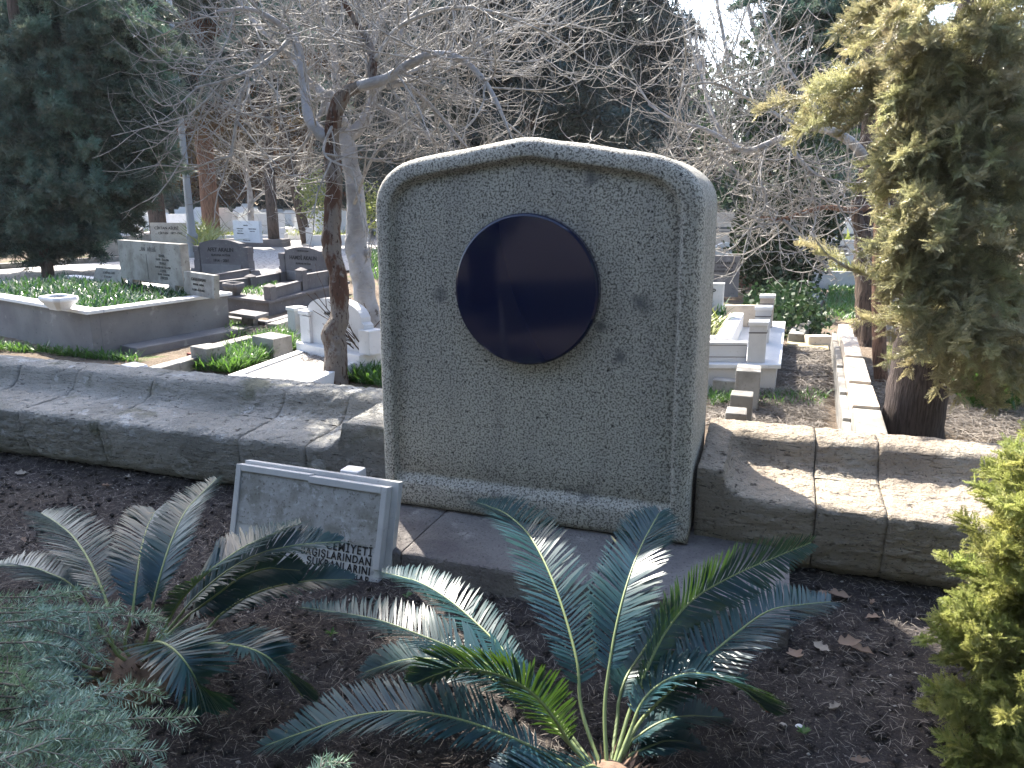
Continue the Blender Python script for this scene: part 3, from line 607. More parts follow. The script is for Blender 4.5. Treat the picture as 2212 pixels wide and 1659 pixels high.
def limb(parent,px,mat,name='limb',seed=0,twigs=20,tl=.9,curl=.35,kids=(0,6,4),tr=.0078,bias=(0,0,0),sag=.2,ns=10,t0=.1,n=28,nz=.10,twmat=None):
    "px: (x, y, forward distance, radius in metres) control points"
    pts=[tuple(GD(x,y,D))+(rr,) for x,y,D,rr in px]; sp=smoothpath(pts,n)
    nb=NB(); nb.add(*tube_np(sp[:,:3],sp[:,3],ns,nz,7,seed=seed)); o=link(name,nb.mesh(name,True),mat,parent)
    if twigs:
        r=np.random.default_rng(seed+100); nb=NB()
        for k in range(twigs):
            t=t0+(1-t0)*(k+r.random())/twigs; i=min(int(t*(n-1)),n-2); u=t*(n-1)-i; b=sp[i,:3]*(1-u)+sp[i+1,:3]*u; T=unit(sp[i+1,:3]-sp[i,:3])
            d=unit(T*.6+unit(r.normal(0,1,3))*.9+np.array(bias)); d[2]-=sag*r.random(); grow(nb,b,unit(d),tl*(.55+.7*r.random()),tr*(.7+.6*r.random()),1,r,curl,(0,)+tuple(kids[1:])+(0,) if len(kids)==3 else kids)
        tw_=link('twigs',nb.mesh('twigs'),twmat or m_twig,parent); tw_['kind']='stuff'
    return o
K=(0,6,3)
B1=G(728,826,.15)
bt=empty('bare_tree',(B1.x,B1.y,.15),'bare tree with dark peeling trunk and bark knot just behind the bench','tree')
D=6.3
limb(bt,[(729,850,D,.094),(726,800,D,.094),(724,745,D,.100),(722,722,D,.098),(734,680,D,.078),(730,600,D,.074),(717,545,D,.078),(718,480,D,.074),(722,400,D,.070),(716,330,D+.02,.069),(716,290,D,.068),(727,235,D-.05,.062),(748,200,D-.1,.055),(778,185,D-.1,.047)],m_peel,'trunk',1,0,n=60,ns=18,nz=.22)
limb(bt,[(706,300,D,.050),(688,284,D,.052),(668,255,D+.05,.047),(660,205,D+.1,.043),(652,150,D+.1,.040),(638,90,D+.1,.036),(600,50,D,.028),(540,20,D-.1,.020),(470,25,D-.2,.012)],m_smooth,'limb',2,26,kids=K)
limb(bt,[(775,186,D-.1,.045),(812,178,D-.15,.045),(845,165,D-.2,.040),(880,140,D-.25,.036),(930,118,D-.3,.030),(985,122,D-.35,.026),(1035,160,D-.4,.021),(1070,215,D-.45,.017),(1100,285,D-.45,.009)],m_smooth,'limb',3,30,kids=K)
limb(bt,[(835,185,D-.15,.034),(870,180,D-.1,.028),(905,205,D,.022),(950,250,D+.1,.018),(1010,320,D+.2,.010)],m_smooth,'limb',4,16,kids=K)
limb(bt,[(800,180,D-.1,.040),(805,140,D-.1,.037),(796,90,D,.030),(770,50,D,.024),(740,0,D,.020),(700,-60,D,.012)],m_peel,'limb',5,20,kids=K)
limb(bt,[(648,130,D+.1,.024),(600,110,D+.1,.020),(545,150,D,.018),(520,220,D,.016),(505,300,D,.012),(500,345,D,.007)],m_twig,'limb',6,16,kids=K)
limb(bt,[(630,80,D+.1,.020),(580,130,D-.1,.018),(500,170,D-.2,.014),(420,190,D-.3,.009)],m_twig,'limb',7,18,kids=K)
limb(bt,[(810,130,D-.15,.020),(860,60,D-.2,.017),(960,20,D-.3,.017),(1060,25,D-.3,.013),(1180,70,D-.3,.008)],m_twig,'limb',8,22,kids=K)
limb(bt,[(730,245,D,.014),(700,330,D-.2,.010),(770,370,D-.3,.006)],m_twig,'limb',9,6,kids=K)
B2=G(812,790,.15); D=6.95
b2=empty('bare_tree',(B2.x,B2.y,.15),'bare tree with smooth pale crooked trunk and a sawn stub beside the monument','tree')
limb(b2,[(822,800,D,.085),(812,740,D,.095),(803,700,D,.100),(792,650,D,.098),(783,600,D,.100),(775,560,D,.098),(768,520,D,.098),(771,490,D,.094),(771,440,D,.084),(762,380,D,.078),(751,320,D,.078),(742,285,D,.080),(735,260,D,.075)],m_smooth,'trunk',11,0,n=60,ns=18,nz=.20)
limb(b2,[(748,300,D,.060),(775,275,D,.060),(797,240,D,.054),(803,190,D+.1,.045),(797,130,D+.2,.036),(815,60,D+.2,.034),(840,0,D+.2,.030),(870,-80,D+.2,.02)],m_smooth,'limb',12,22,kids=K,t0=.35)
limb(b2,[(738,275,D,.060),(715,240,D+.1,.050),(690,195,D+.2,.048),(665,175,D+.2,.038),(625,120,D+.3,.028),(560,60,D+.3,.020),(500,-20,D+.3,.014)],m_smooth,'limb',13,24,kids=K,t0=.3)
limb(b2,[(738,270,D+.1,.045),(727,200,D+.3,.040),(722,120,D+.4,.036),(705,30,D+.4,.028),(690,-60,D+.4,.02)],m_smooth,'limb',14,22,kids=K)
limb(b2,[(742,270,D-.1,.040),(712,200,D,.036),(690,250,D-.1,.02),(640,330,D-.2,.012),(560,340,D-.2,.007)],m_twig,'limb',15,16,kids=K)
limb(b2,[(860,90,D+.2,.028),(880,20,D+.2,.028),(930,-60,D+.1,.02)],m_smooth,'limb',16,14,kids=K)
limb(b2,[(765,440,D-.08,.016),(800,350,D-.3,.014),(850,290,D-.4,.010),(960,200,D-.6,.006)],m_twig,'limb',17,8,kids=K)
limb(b2,[(800,200,D,.025),(900,150,D+.4,.020),(1000,110,D+.6,.017),(1110,60,D+.7,.014),(1250,50,D+.8,.008)],m_twig,'limb',18,28,tl=1.1,kids=K)
limb(b2,[(795,220,D,.022),(880,260,D+.3,.018),(980,330,D+.5,.012),(1080,345,D+.6,.008)],m_twig,'limb',19,22,tl=.8,kids=K)
# sawn stub and knots
def crater(parent,px,py,D_,r_,dirv,mat,name,hollow=None):
    c=np.array(GD(px,py,D_)); d=np.array(dirv)/np.linalg.norm(dirv); v,f=tube_np([c-d*.03,c-d*.008,c+d*.006,c+d*.004,c-d*.004],[r_*1.7,r_*1.35,r_*1.05,r_*.85,r_*.7],18,nz=.2,nzs=14); nb=NB(); nb.add(v,f); o=link(name,nb.mesh(name,True),mat,parent)
    if hollow:
        v,f=tube_np([c-d*.005,c-d*.001],[r_*.78,r_*.66],14,nz=.25,nzs=20); nb=NB(); nb.add(v,f); h_=link('knot_hollow',nb.mesh('knot_hollow'),hollow,o); h_.matrix_parent_inverse=Matrix()
    return o
crater(b2,771,428,D-.075,.034,(.2,-.95,.1),m_smooth,'sawn_stub',m_buff)
crater(b2,760,560,D-.085,.026,(-.4,-.9,0),m_smooth,'knot',m_peel); crater(b2,793,548,D-.075,.024,(.4,-.9,0),m_smooth,'knot',m_peel); crater(b2,753,510,D-.07,.022,(-.5,-.85,.1),m_smooth,'knot')
crater(bt,720,738,6.3-.088,.032,(-.1,-.98,0),m_peel,'knot',m_letterg)
# third bare tree: its limbs reach in from the right over the graves
D=7.6; B3=GD(1925,720,8.4)
b3=empty('bare_tree',(B3.x,B3.y,.15),'bare tree with pale tangled drooping branches reaching left from behind the cypress','tree')
limb(b3,[(1925,760,8.4,.09),(1922,600,8.4,.08),(1905,430,8.3,.07),(1860,330,8.1,.055),(1800,285,7.9,.045),(1741,277,D,.034),(1700,292,D,.032),(1655,312,D,.030),(1610,326,D,.030),(1565,302,D,.026),(1520,278,D,.02),(1460,262,D,.014),(1400,225,D,.009)],m_smooth,'trunk',21,30,tl=.85,kids=(0,6,4),n=60,t0=.4,sag=.45)
limb(b3,[(1741,277,D,.03),(1690,255,D-.2,.02),(1620,215,D-.3,.015),(1540,180,D-.4,.012),(1440,190,D-.5,.007)],m_twig,'limb',22,18,kids=(0,6,4))
limb(b3,[(1905,430,8.2,.05),(1850,455,8,.035),(1790,448,7.8,.026),(1742,457,7.6,.022),(1690,474,7.5,.020),(1640,468,7.5,.010)],m_redb,'limb',23,20,kids=K,sag=.5)
limb(b3,[(1700,292,D,.025),(1725,340,D-.1,.02),(1760,375,D-.2,.016),(1815,400,D-.2,.009)],m_twig,'limb',24,14,kids=K,sag=.5)
limb(b3,[(1610,326,D,.02),(1560,330,D+.1,.016),(1500,345,D+.1,.009)],m_twig,'limb',25,18,kids=K,sag=.6)
limb(b3,[(1690,474,7.5,.018),(1740,520,7.4,.014),(1770,560,7.4,.010),(1800,585,7.4,.006)],m_twig,'limb',26,8,tl=.5,kids=K)
limb(b3,[(1655,312,D,.022),(1640,380,D,.018),(1655,440,D-.1,.012),(1615,500,D-.1,.007)],m_twig,'limb',27,14,tl=.6,kids=K,sag=.5)
limb(b3,[(1560,300,D,.02),(1530,220,D+.2,.016),(1500,120,D+.3,.012),(1470,20,D+.3,.008)],m_twig,'limb',28,12,kids=K)
limb(b3,[(1800,285,7.9,.03),(1740,200,8.1,.022),(1680,110,8.2,.016),(1640,0,8.3,.01)],m_twig,'limb',29,12,kids=K)
# ivy-covered tree
D=13.6; B4=G(1625,622,.15)
t=empty('ivy_tree',(B4.x,B4.y,.15),'reddish trunk wrapped in ivy with thin bare branches against the white sky','tree')
Di=depth(B4)
limb(t,[(1623,640,Di,.26),(1620,560,Di,.23),(1640,480,Di,.21),(1660,400,Di,.19),(1690,320,Di,.16),(1700,200,Di,.12),(1690,80,Di,.07),(1700,-40,Di,.04)],m_redb,'trunk',31,0,n=40,ns=14)
for k,(a,b_,c_) in enumerate((((1660,400),(1600,250),(1540,-40)),((1690,300),(1750,150),(1800,-40)),((1695,220),(1640,100),(1600,-60)),((1650,430),(1560,330),(1500,80)),((1700,180),(1720,60),(1740,-60)))):
    limb(t,[(*a,Di,.07),(*b_,Di-.3,.045),(*c_,Di-.5,.02)],m_smooth,'limb',40+k,16,tl=1.5,kids=(0,5,3),curl=.5,bias=(0,0,.6),sag=0,tr=.012)
def leaves_on(name,parent,paths,n,rad,size,mat,seed=0,kind='stuff'):
    r=np.random.default_rng(seed); P=[]
    for path in paths:
        sp=smoothpath([tuple(p) for p in path],60); k=r.integers(0,60,n//len(paths)); P.append(sp[k]+unit(r.normal(0,1,(len(k),3)))*(rad*(.6+.6*r.random((len(k),1)))))
    P=np.vstack(P); D=unit(r.normal(0,1,P.shape)+[0,0,-.4]); N=unit(r.normal(0,1,P.shape)+[0,-.6,.5]); v,f=strips(P,D,unit(N),size*(.6+.8*r.random(len(P))),size*.85)
    nb=NB(); nb.add(v,f); o=link(name,nb.mesh(name),mat,parent); o['kind']=kind; return o
leaves_on('ivy',t,[[GD(1615,600,Di),GD(1630,500,Di),GD(1660,400,Di),GD(1690,300,Di)]],2600,.42,.10,m_ivy,1)
leaves_on('ivy',t,[[GD(1590,250,Di),GD(1620,180,Di),GD(1700,190,Di),GD(1760,230,Di)],[GD(1560,330,Di),GD(1640,300,Di),GD(1700,290,Di),GD(1770,320,Di)]],4200,.75,.11,m_ivy,2)
B5=G(1700,648,.15); D5=depth(B5)
t=empty('ivy_shrub',(B5.x,B5.y,.15),'tall dark shrub smothered in ivy between the reddish trunk and the right-hand graves','shrub')
for k in range(9): limb(t,[(1690+k*4,655,D5,.035),(1680+k*8,560,D5,.03),(1665+k*14,450+abs(k-4)*8,D5,.012)],m_bark,'stem',60+k,0,n=10,ns=6)
leaves_on('ivy',t,[[GD(1670,600,D5),GD(1655,500,D5),GD(1670,430,D5)],[GD(1700,600,D5),GD(1705,500,D5),GD(1710,430,D5)],[GD(1730,540,D5),GD(1745,470,D5),GD(1740,430,D5)]],12000,.46,.085,m_ivy,3)
leaves_on('ivy_ground_cover',None,[[G(1640,690,.2),G(1690,700,.25),G(1730,720,.2)],[G(1650,670,.3),G(1700,665,.3),G(1740,680,.2)]],3000,.35,.07,m_ivy,4)
bpy.data.objects['ivy_ground_cover']['label']='dark ivy creeping over the ground behind the small marble grave'

# olive cypress at the right
BC=G(1968,945,.15)
t=empty('cypress_tree',(BC.x,BC.y,.15),'cypress with thick dark straight trunk behind the bench and sunlit olive drooping sprays','cypress')
trunk(t,[BC+Vector((0,0,-.1)),BC+Vector((0,0,.5)),BC+Vector((.0,.02,2)),BC+Vector((0.1,0,3.3))],[.185,.170,.12,.03],m_cyb,ns=22,nz=.10,n=40)
gd=lambda x,y,D: tuple(GD(x,y,D))
crown(t,[(gd(2130,400,4.5),(.62,.30,.80)),(gd(2060,620,4.4),(.42,.25,.40)),(gd(2180,720,4.3),(.45,.28,.42)),(gd(1800,195,4.7),(.38,.2,.20)),(gd(1930,240,4.6),(.36,.25,.42)),(gd(1960,400,4.6),(.26,.22,.45)),(gd(2250,450,4.6),(.6,.3,1.1)),(gd(2100,60,4.7),(.75,.3,.6)),(gd(1950,60,4.7),(.42,.25,.42)),(gd(1980,700,4.4),(.26,.2,.22)),(gd(1725,255,4.7),(.16,.2,.08)),(gd(2130,810,4.4),(.3,.2,.12))],pr_cyp,300,.36,(BC.x+.35,BC.y-.1),droop=.28,shell=.4)
crown(t,[(gd(2080,90,4.1),(.40,.2,.42)),(gd(2130,330,4.1),(.45,.2,.42)),(gd(2110,560,4.0),(.45,.2,.35)),(gd(2130,740,3.9),(.38,.2,.20)),(gd(2010,700,4.0),(.26,.2,.20)),(gd(1960,120,4.2),(.26,.2,.36)),(gd(1990,330,4.2),(.24,.2,.35)),(gd(1975,520,4.1),(.2,.2,.3))],pr_cyp,280,.30,(BC.x+.35,BC.y+1.2),droop=.28,shell=.2,name='spray')
nb=0
limb(t,[(1965,560,4.75,.018),(1900,600,4.4,.012),(1800,560,4.3,.008),(1750,500,4.3,.005)],m_twig,'limb',70,0,n=14,ns=5)
for (x,y) in ((1790,545),(1830,565),(1870,590),(1905,600)):
    p=GD(x,y,4.33); place(t,pr_cyp[0],orient(p,(-.5,-.2,.25),.20,rnd.uniform(-1,1)))
B6=G(1880,745,.15)
t=empty('cypress_tree',(B6.x,B6.y,.15),'second cypress trunk, paler and furrowed with a broken stub, behind the low stone wall','cypress')
D6=depth(B6)
limb(t,[(1876,760,D6,.155),(1878,700,D6,.14),(1874,600,D6,.125),(1872,500,D6,.115),(1868,430,D6,.11),(1880,330,D6,.10),(1885,100,D6,.09),(1885,-60,D6,.08)],m_bark,'trunk',75,0,n=50,ns=18,nz=.25)
limb(t,[(1866,540,D6-.05,.06),(1856,490,D6-.1,.065),(1849,455,D6-.12,.06),(1847,432,D6-.12,.045)],m_bark,'broken_limb',76,0,n=14,ns=10)
B7=G(1900,832,.15); D7=depth(B7)
t=empty('cypress_tree',(B7.x,B7.y,.15),'slim reddish trunk between the thick cypress and the low stone wall','cypress')
limb(t,[(1904,840,D7,.055),(1900,760,D7,.055),(1898,600,D7,.055),(1905,400,D7,.05),(1905,100,D7,.045)],m_redb,'trunk',77,0,n=30,ns=12)
# golden thuja bottom right
t=empty('thuja_bush',(1.2,2.35,0),'bright yellow-green feathery thuja bush filling the lower right corner','bush')
trunk(t,[(1.2,2.35,-.02),(1.2,2.35,.3),(1.2,2.35,.7)],[.03,.025,.01],m_redb,ns=8,n=8)
crown(t,[(gd(2235,1080,2.45),(.15,.2,.15)),(gd(2190,1230,2.4),(.18,.22,.16)),(gd(2150,1380,2.35),(.17,.22,.16)),(gd(2160,1540,2.3),(.17,.22,.16)),(gd(2210,1680,2.2),(.17,.22,.16)),(gd(2290,1300,2.5),(.26,.26,.42)),(gd(2140,1180,2.45),(.10,.12,.10)),(gd(2215,1000,2.5),(.08,.1,.08))],pr_thuja,300,.21,(1.35,2.45),upw=.18,shell=.45)
# blue cedar bottom left
t=empty('cedar_sapling',(-2.05,.75,0),'young blue-green cedar with bristling needle shoots in the lower left corner','cedar')
trunk(t,[(-2.05,.75,-.02),(-2.03,.8,.4),(-2.05,.85,.9)],[.03,.025,.008],m_twig,ns=8,n=10)
cr=np.random.default_rng(21)
def shoot(pts,side=6,seed=0,sl=.13,dens=650):
    r=np.random.default_rng(seed); sp=smoothpath([tuple(p) for p in pts],30); nb=NB(); nb.add(*tube_np(sp,np.linspace(.0035,.0012,30),5,cap=False)); segs=[(sp[i],sp[i+1]) for i in range(29)]
    for k in range(side):
        i=int(3+25*(k+r.random())/side*.95); i=min(i,27); T=unit(sp[i+1]-sp[i]); s=1 if k%2 else -1; d=unit(T*.8+np.cross([0,0,1],T)*s*.75+r.normal(0,.15,3)); L=sl*(.5+.8*r.random())
        q=[sp[i]+d*L*u+np.array([0,0,-.15*L*u*u]) for u in (0,.33,.66,1)]; nb.add(*tube_np(np.array(q),np.linspace(.002,.001,4),4,cap=False)); segs+=list(zip(q[:-1],q[1:]))
    P=[];Dd=[]
    for a,b in segs:
        L=np.linalg.norm(np.array(b)-a); T=unit(np.array(b)-a); m=max(3,int(L*dens)); u=r.random((m,1)); P.append(a+(np.array(b)-a)*u); rv=r.normal(0,1,(m,3)); rv=unit(rv-T*(rv@T)[:,None]); Dd.append(unit(T*.55+rv*.85+[0,0,.12]))
    P=np.vstack(P);Dd=np.vstack(Dd);nd=NB();N=unit(np.cross(Dd,r.normal(0,1,P.shape))); nd.add(*strips(P,Dd,N,.029*(.6+.6*r.random(len(P))),.0026,bend=.08))
    return nb,nd
stems=[((-60,1325,.47),(157,1322,.49),(255,1328,.48),(357,1345,.44)),((-60,1345,.45),(90,1360,.46),(160,1380,.44),(212,1390,.42)),((-60,1290,.46),(60,1290,.48),(120,1285,.47),(168,1275,.45)),((-60,1415,.46),(40,1420,.48),(118,1436,.45)),
 ((-60,1540,.45),(137,1518,.47),(235,1498,.46),(343,1484,.42)),((-60,1585,.46),(118,1570,.48),(250,1555,.47),(424,1548,.43)),((-60,1500,.46),(60,1510,.47),(160,1530,.46),(275,1558,.42)),((-60,1640,.46),(118,1628,.47),(230,1618,.47),(355,1622,.43)),
 ((-60,1450,.48),(30,1455,.50),(90,1470,.48),(150,1490,.45)),((-60,1600,.5),(60,1560,.5),(140,1540,.5),(230,1530,.47)),((-60,1700,.46),(80,1660,.48),(160,1640,.48),(220,1650,.45)),((-40,1480,.4),(60,1480,.42),(120,1500,.40),(200,1510,.38)),
 ((-60,1360,.42),(20,1380,.42),(70,1400,.41),(130,1400,.38)),((-60,1620,.4),(80,1600,.42),(180,1590,.42),(290,1600,.4)),((640,1760,.36),(665,1700,.38),(690,1660,.40),(712,1640,.41)),((-60,1565,.40),(60,1590,.43),(150,1605,.42),(240,1640,.38)),((-60,1310,.41),(50,1330,.43),(120,1345,.42),(200,1350,.40)),((-60,1665,.5),(60,1620,.52),(130,1590,.51),(190,1570,.49))]
for k in range(9):
    y0=1310+k*40; y1=y0+cr.uniform(-40,40); x1=cr.uniform(80,230); z=cr.uniform(.36,.5); stems.append(((-80,y0,z),(x1*.4,y0+(y1-y0)*.3,z+.02),(x1*.7,y0+(y1-y0)*.7,z+.01),(x1,y1,z-.02)))
for k,s in enumerate(stems):
    nb,nd=shoot([G(*p) for p in s],side=7,seed=k,sl=.10 if s[0][0]<0 else .05)
    o=link('shoot',nb.mesh('shoot'),m_straw,t); n_=link('needles',nd.mesh('needles'),m_cedar,o); n_.matrix_parent_inverse=Matrix(); n_['kind']='stuff'

# trees at the viewer's back, seen in the polished disc
for k,(x,y,h_,r_) in enumerate(((-4.5,-5,9,2.6),(-1.2,-6.5,10,2.6),(2.4,-5.2,9,2.6),(5.5,-3,9,2.6),(-8,-3.5,9,2.6),(8.5,1.5,9,2.6))):
    conifer((x,y,0),h_,r_,1.6,pr_farg,110,('dark conifer behind the viewer, left of the reflected trunk','dark conifer standing straight behind the viewer','dark conifer behind the viewer, to the right','dark conifer off to the right behind the viewer','dark conifer off to the left behind the viewer','dark conifer off beyond the right edge of the view')[k],None,tr=.2,power=.45)

# ------------------------------------------------------------ cycads
def cycad(center,fronds,label,crown_r=.10):
    c=Vector(center); t=empty('cycad',c,label,'cycad')
    # fibrous crown with old leaf bases
    nb=NB(); r=np.random.default_rng(3)
    v,f=lathe([(.02,-.02),(crown_r*1.15,-.02),(crown_r*1.2,.04),(crown_r*.95,.09),(crown_r*.5,.125),(.01,.14)],c,20)
    me=mesh_py('crown_base',v,f,True); link('crown_base',me,m_cone,t)
    nn=260; a=r.random(nn)*2*PI; rr=crown_r*(.5+.7*r.random(nn)); zz=.13-.11*(rr/crown_r)**2*.8; P=np.stack([c.x+rr*np.cos(a),c.y+rr*np.sin(a),c.z+np.clip(zz,.0,.2)],1)
    D=unit(np.stack([np.cos(a)*.7,np.sin(a)*.7,np.full(nn,.55)],1)+r.normal(0,.25,(nn,3))); N=unit(np.cross(D,r.normal(0,1,(nn,3))))
    nb.add(*strips(P,D,N,.035+.04*r.random(nn),.012)); link('leaf_bases',nb.mesh('leaf_bases'),m_cone,t)
    for k,F_ in enumerate(fronds):
        pts,ll,tw,bare=F_
        sp=smoothpath([tuple(G(x,y,z)) for x,y,z in pts],46); 
        # root the stalk in the crown
        root=np.array([c.x,c.y,c.z+.08]); sp=smoothpath([tuple(root)]+[tuple(sp[i]) for i in (3,10,18,26,34,40,45)],56)
        rad=np.linspace(.0065,.0015,56)
        nb=NB(); nb.add(*tube_np(sp,rad,5,cap=True)); fr=NB()
        T=unit(np.gradient(sp,axis=0)); up=np.array([0,0,1.])
        Nn=unit(up[None]-T*(T@up)[:,None]); cs,sn=math.cos(tw),math.sin(tw); Sd=np.cross(T,Nn); Nn2=Nn*cs+Sd*sn; Sd2=unit(np.cross(T,Nn2))
        npair=120; rr0=np.random.default_rng(k+50); ts=np.linspace(bare,.995,npair); ts=ts+rr0.normal(0,.0016,npair); ts=np.clip(ts,0,.999); idx=ts*55; i0=np.clip(idx.astype(int),0,54); u=(idx-i0)[:,None]
        P=sp[i0]*(1-u)+sp[i0+1]*u; Tt=T[i0]; NN=Nn2[i0]; SS=Sd2[i0]
        q=(ts-bare)/(1-bare); Lp=ll*np.minimum(1,.35+q*3.2)*np.minimum(1,(1-q)*2.2+.33); rr_=np.random.default_rng(k+5)
        for s in (-1,1):
            ang=(1.12-.52*q)[:,None]
            D=unit(Tt*np.cos(ang)+SS*s*np.sin(ang)+NN*.34+rr_.normal(0,.06,(npair,3)))
            Nf=unit(NN*.9-SS*s*.3+rr_.normal(0,.05,(npair,3))); Nf=unit(Nf-D*(Nf*D).sum(1,keepdims=True))
            LL=Lp*1.25*(.88+.12*rr_.random(npair))
            v,f=strips(P,D,Nf,LL,np.minimum(.0084,.0055+Lp*.025),bend=.16,segs=3); fr.add(v,f)
        fo_=link('frond',fr.mesh('frond'),m_cyc,t); s_=link('stalk',nb.mesh('stalk',True),m_rach,fo_)
        s_.matrix_parent_inverse=Matrix()
    return t
# ((x,y of the photograph, height above the soil) ...), leaflet length, twist, bare share of the stalk
RC=G(1312,1745,.02); LC=G(300,1478,.02)
right=[
 ([(1262,1590,.16),(1240,1400,.34),(1170,1200,.50),(1100,1115,.52),(1028,1085,.46)],.125,0,.22),
 ([(1300,1590,.18),(1322,1400,.36),(1352,1270,.48),(1385,1180,.54),(1424,1108,.58)],.115,0,.25),
 ([(1340,1590,.16),(1400,1440,.30),(1470,1320,.42),(1580,1245,.50),(1752,1172,.52)],.105,1.35,.24),
 ([(1350,1600,.14),(1440,1500,.24),(1560,1395,.34),(1660,1320,.38),(1795,1300,.32)],.115,.2,.25),
 ([(1345,1620,.14),(1400,1500,.26),(1490,1455,.32),(1590,1480,.28),(1655,1535,.16)],.115,-.25,.22),
 ([(1252,1637,.12),(1185,1536,.30),(1110,1470,.40),(997,1443,.40),(900,1474,.34)],.10,1.0,.16),
 ([(1203,1640,.10),(1072,1581,.20),(922,1540,.25),(772,1546,.22),(573,1611,.10)],.125,-.1,.16),
 ([(1225,1590,.14),(1110,1468,.28),(960,1395,.36),(820,1340,.36),(652,1312,.28)],.125,.1,.16),
 ([(1235,1590,.12),(1120,1440,.26),(1000,1320,.32),(915,1262,.32),(825,1236,.27)],.105,.1,.3),
 ([(1230,1600,.10),(1100,1490,.18),(980,1432,.20),(880,1425,.18),(790,1452,.12)],.10,-.1,.25),
 ([(1300,1655,.12),(1225,1668,.24),(1150,1690,.26),(1060,1735,.18)],.11,0,.10),
 ([(1345,1625,.08),(1400,1575,.14),(1470,1548,.16),(1560,1550,.10)],.085,0,.2),
 ([(1350,1640,.06),(1400,1615,.10),(1450,1600,.10),(1510,1610,.05)],.07,0,.2),
 ([(1330,1580,.14),(1345,1480,.22),(1400,1390,.26),(1440,1330,.26)],.08,.2,.3),
]
cycad((RC.x,RC.y,.01),right,'large cycad with arching fronds in front of the granite monument',.10)
left=[
 ([(251,1440,.14),(231,1302,.34),(177,1185,.42),(129,1134,.42),(88,1108,.38)],.125,.15,.32),
 ([(263,1424,.14),(288,1314,.32),(300,1212,.42),(318,1140,.46),(335,1105,.47)],.115,0,.32),
 ([(314,1400,.16),(333,1298,.34),(361,1196,.46),(400,1106,.53),(468,1034,.54)],.105,-.2,.30),
 ([(341,1381,.16),(392,1294,.32),(451,1236,.42),(530,1180,.45),(650,1130,.42)],.115,-.1,.2),
 ([(353,1373,.15),(431,1283,.28),(530,1210,.38),(628,1180,.40),(735,1170,.36)],.11,.1,.22),
 ([(384,1349,.15),(451,1298,.24),(549,1233,.31),(647,1232,.27)],.09,.7,.22),
 ([(400,1400,.10),(490,1318,.18),(569,1275,.23),(667,1255,.24),(760,1252,.20)],.09,.3,.25),
 ([(318,1420,.14),(338,1386,.34),(384,1412,.38),(424,1471,.30),(445,1536,.17)],.12,0,.12),
 ([(353,1405,.14),(459,1390,.27),(549,1405,.28),(608,1447,.20),(655,1506,.07)],.115,-.2,.16),
 ([(235,1436,.12),(177,1392,.20),(118,1368,.24),(20,1356,.24)],.09,.2,.3),
 ([(220,1451,.10),(137,1420,.18),(39,1398,.22),(-60,1400,.2)],.09,0,.25),
 ([(250,1415,.13),(173,1283,.30),(129,1250,.34),(71,1226,.33),(-8,1222,.28)],.12,.1,.32),
 ([(231,1467,.08),(157,1463,.14),(86,1471,.12)],.07,0,.2),
]
cycad((LC.x,LC.y,.01),left,'cycad with upright blue-green fronds left of the leaning plaque',.105)
# ------------------------------------------------------------ helpers for graves
def blades(name,mat,samp,n,h,wd,seed=0,label=None,parent=None,lean_=.7,bend=.35,segs=3):
    r=np.random.default_rng(seed); P=samp(r,n); D=unit(np.stack([r.normal(0,lean_*.6,n),r.normal(0,lean_*.6,n),np.ones(n)],1)); N=unit(np.cross(D,unit(r.normal(0,1,(n,3))))); N[N[:,2]<0]*=1
    hv=np.where((D*[1,1,0]).sum(1)>0,1,1); N=unit(-(D*[1,1,0])+[0,0,.25]); N=unit(N-D*(N*D).sum(1,keepdims=True)); N=unit(N+r.normal(0,.2,(n,3)))
    nb=NB(); nb.add(*strips(P,D,N,h*(.5+.8*r.random(n)),wd*(.7+.6*r.random(n)),bend=bend,segs=segs)); o=link(name,nb.mesh(name),mat,parent); o['kind']='stuff'
    if label: o['label']=label
    return o
def quadsamp(a,b,c,d,z):
    a,b,c,d=[np.array(q[:2]) for q in (a,b,c,d)]
    def s(r,n):
        u=r.random((n,1)); w_=r.random((n,1)); p=(a*(1-u)+b*u)*(1-w_)+(d*(1-u)+c*u)*w_; return np.hstack([p,np.full((n,1),z)])
    return s
def part(name,mat,par,o,ux,uy,dims,bev=.006,uz=Z_,taper=0,jit=0): return block(name,mat,par,o,ux,uy,dims,bev=bev,uz=uz,taper=taper,jit=jit)
def planter(o,ux,uy,L,Wd,hh,mat,label,mat2=m_soil,group=None):
    t=empty('planter',o,label,'planter',group)
    bm=bmesh.new(); 
    lv=[(.52,.0),(.58,.02),(.92,hh*.62),(.99,hh*.72),(1.0,hh*.86),(.95,hh),(.74,hh),(.70,hh*.8)]
    rows=[]
    for s,z in lv:
        a,b=L/2*s,Wd/2*s; ch=min(a,b)*.35; pts=[(-a+ch,-b),(a-ch,-b),(a,-b+ch),(a,b-ch),(a-ch,b),(-a+ch,b),(-a,b-ch),(-a,-b+ch)]
        rows.append([bm.verts.new(o+ux*x+uy*y+Z_*z) for x,y in pts])
    for r0,r1 in zip(rows[:-1],rows[1:]):
        for i in range(8): bm.faces.new((r0[i],r0[(i+1)%8],r1[(i+1)%8],r1[i]))
    bm.faces.new(rows[0][::-1]); link('bowl',bm_mesh('bowl',bm),mat,t)
    bm=bmesh.new(); s=.72; a,b=L/2*s,Wd/2*s; bm.faces.new([bm.verts.new(o+ux*x+uy*y+Z_*hh*.82) for x,y in ((-a,-b),(a,-b),(a,b),(-a,b))]); link('earth',bm_mesh('earth',bm),mat2,t)
    return t
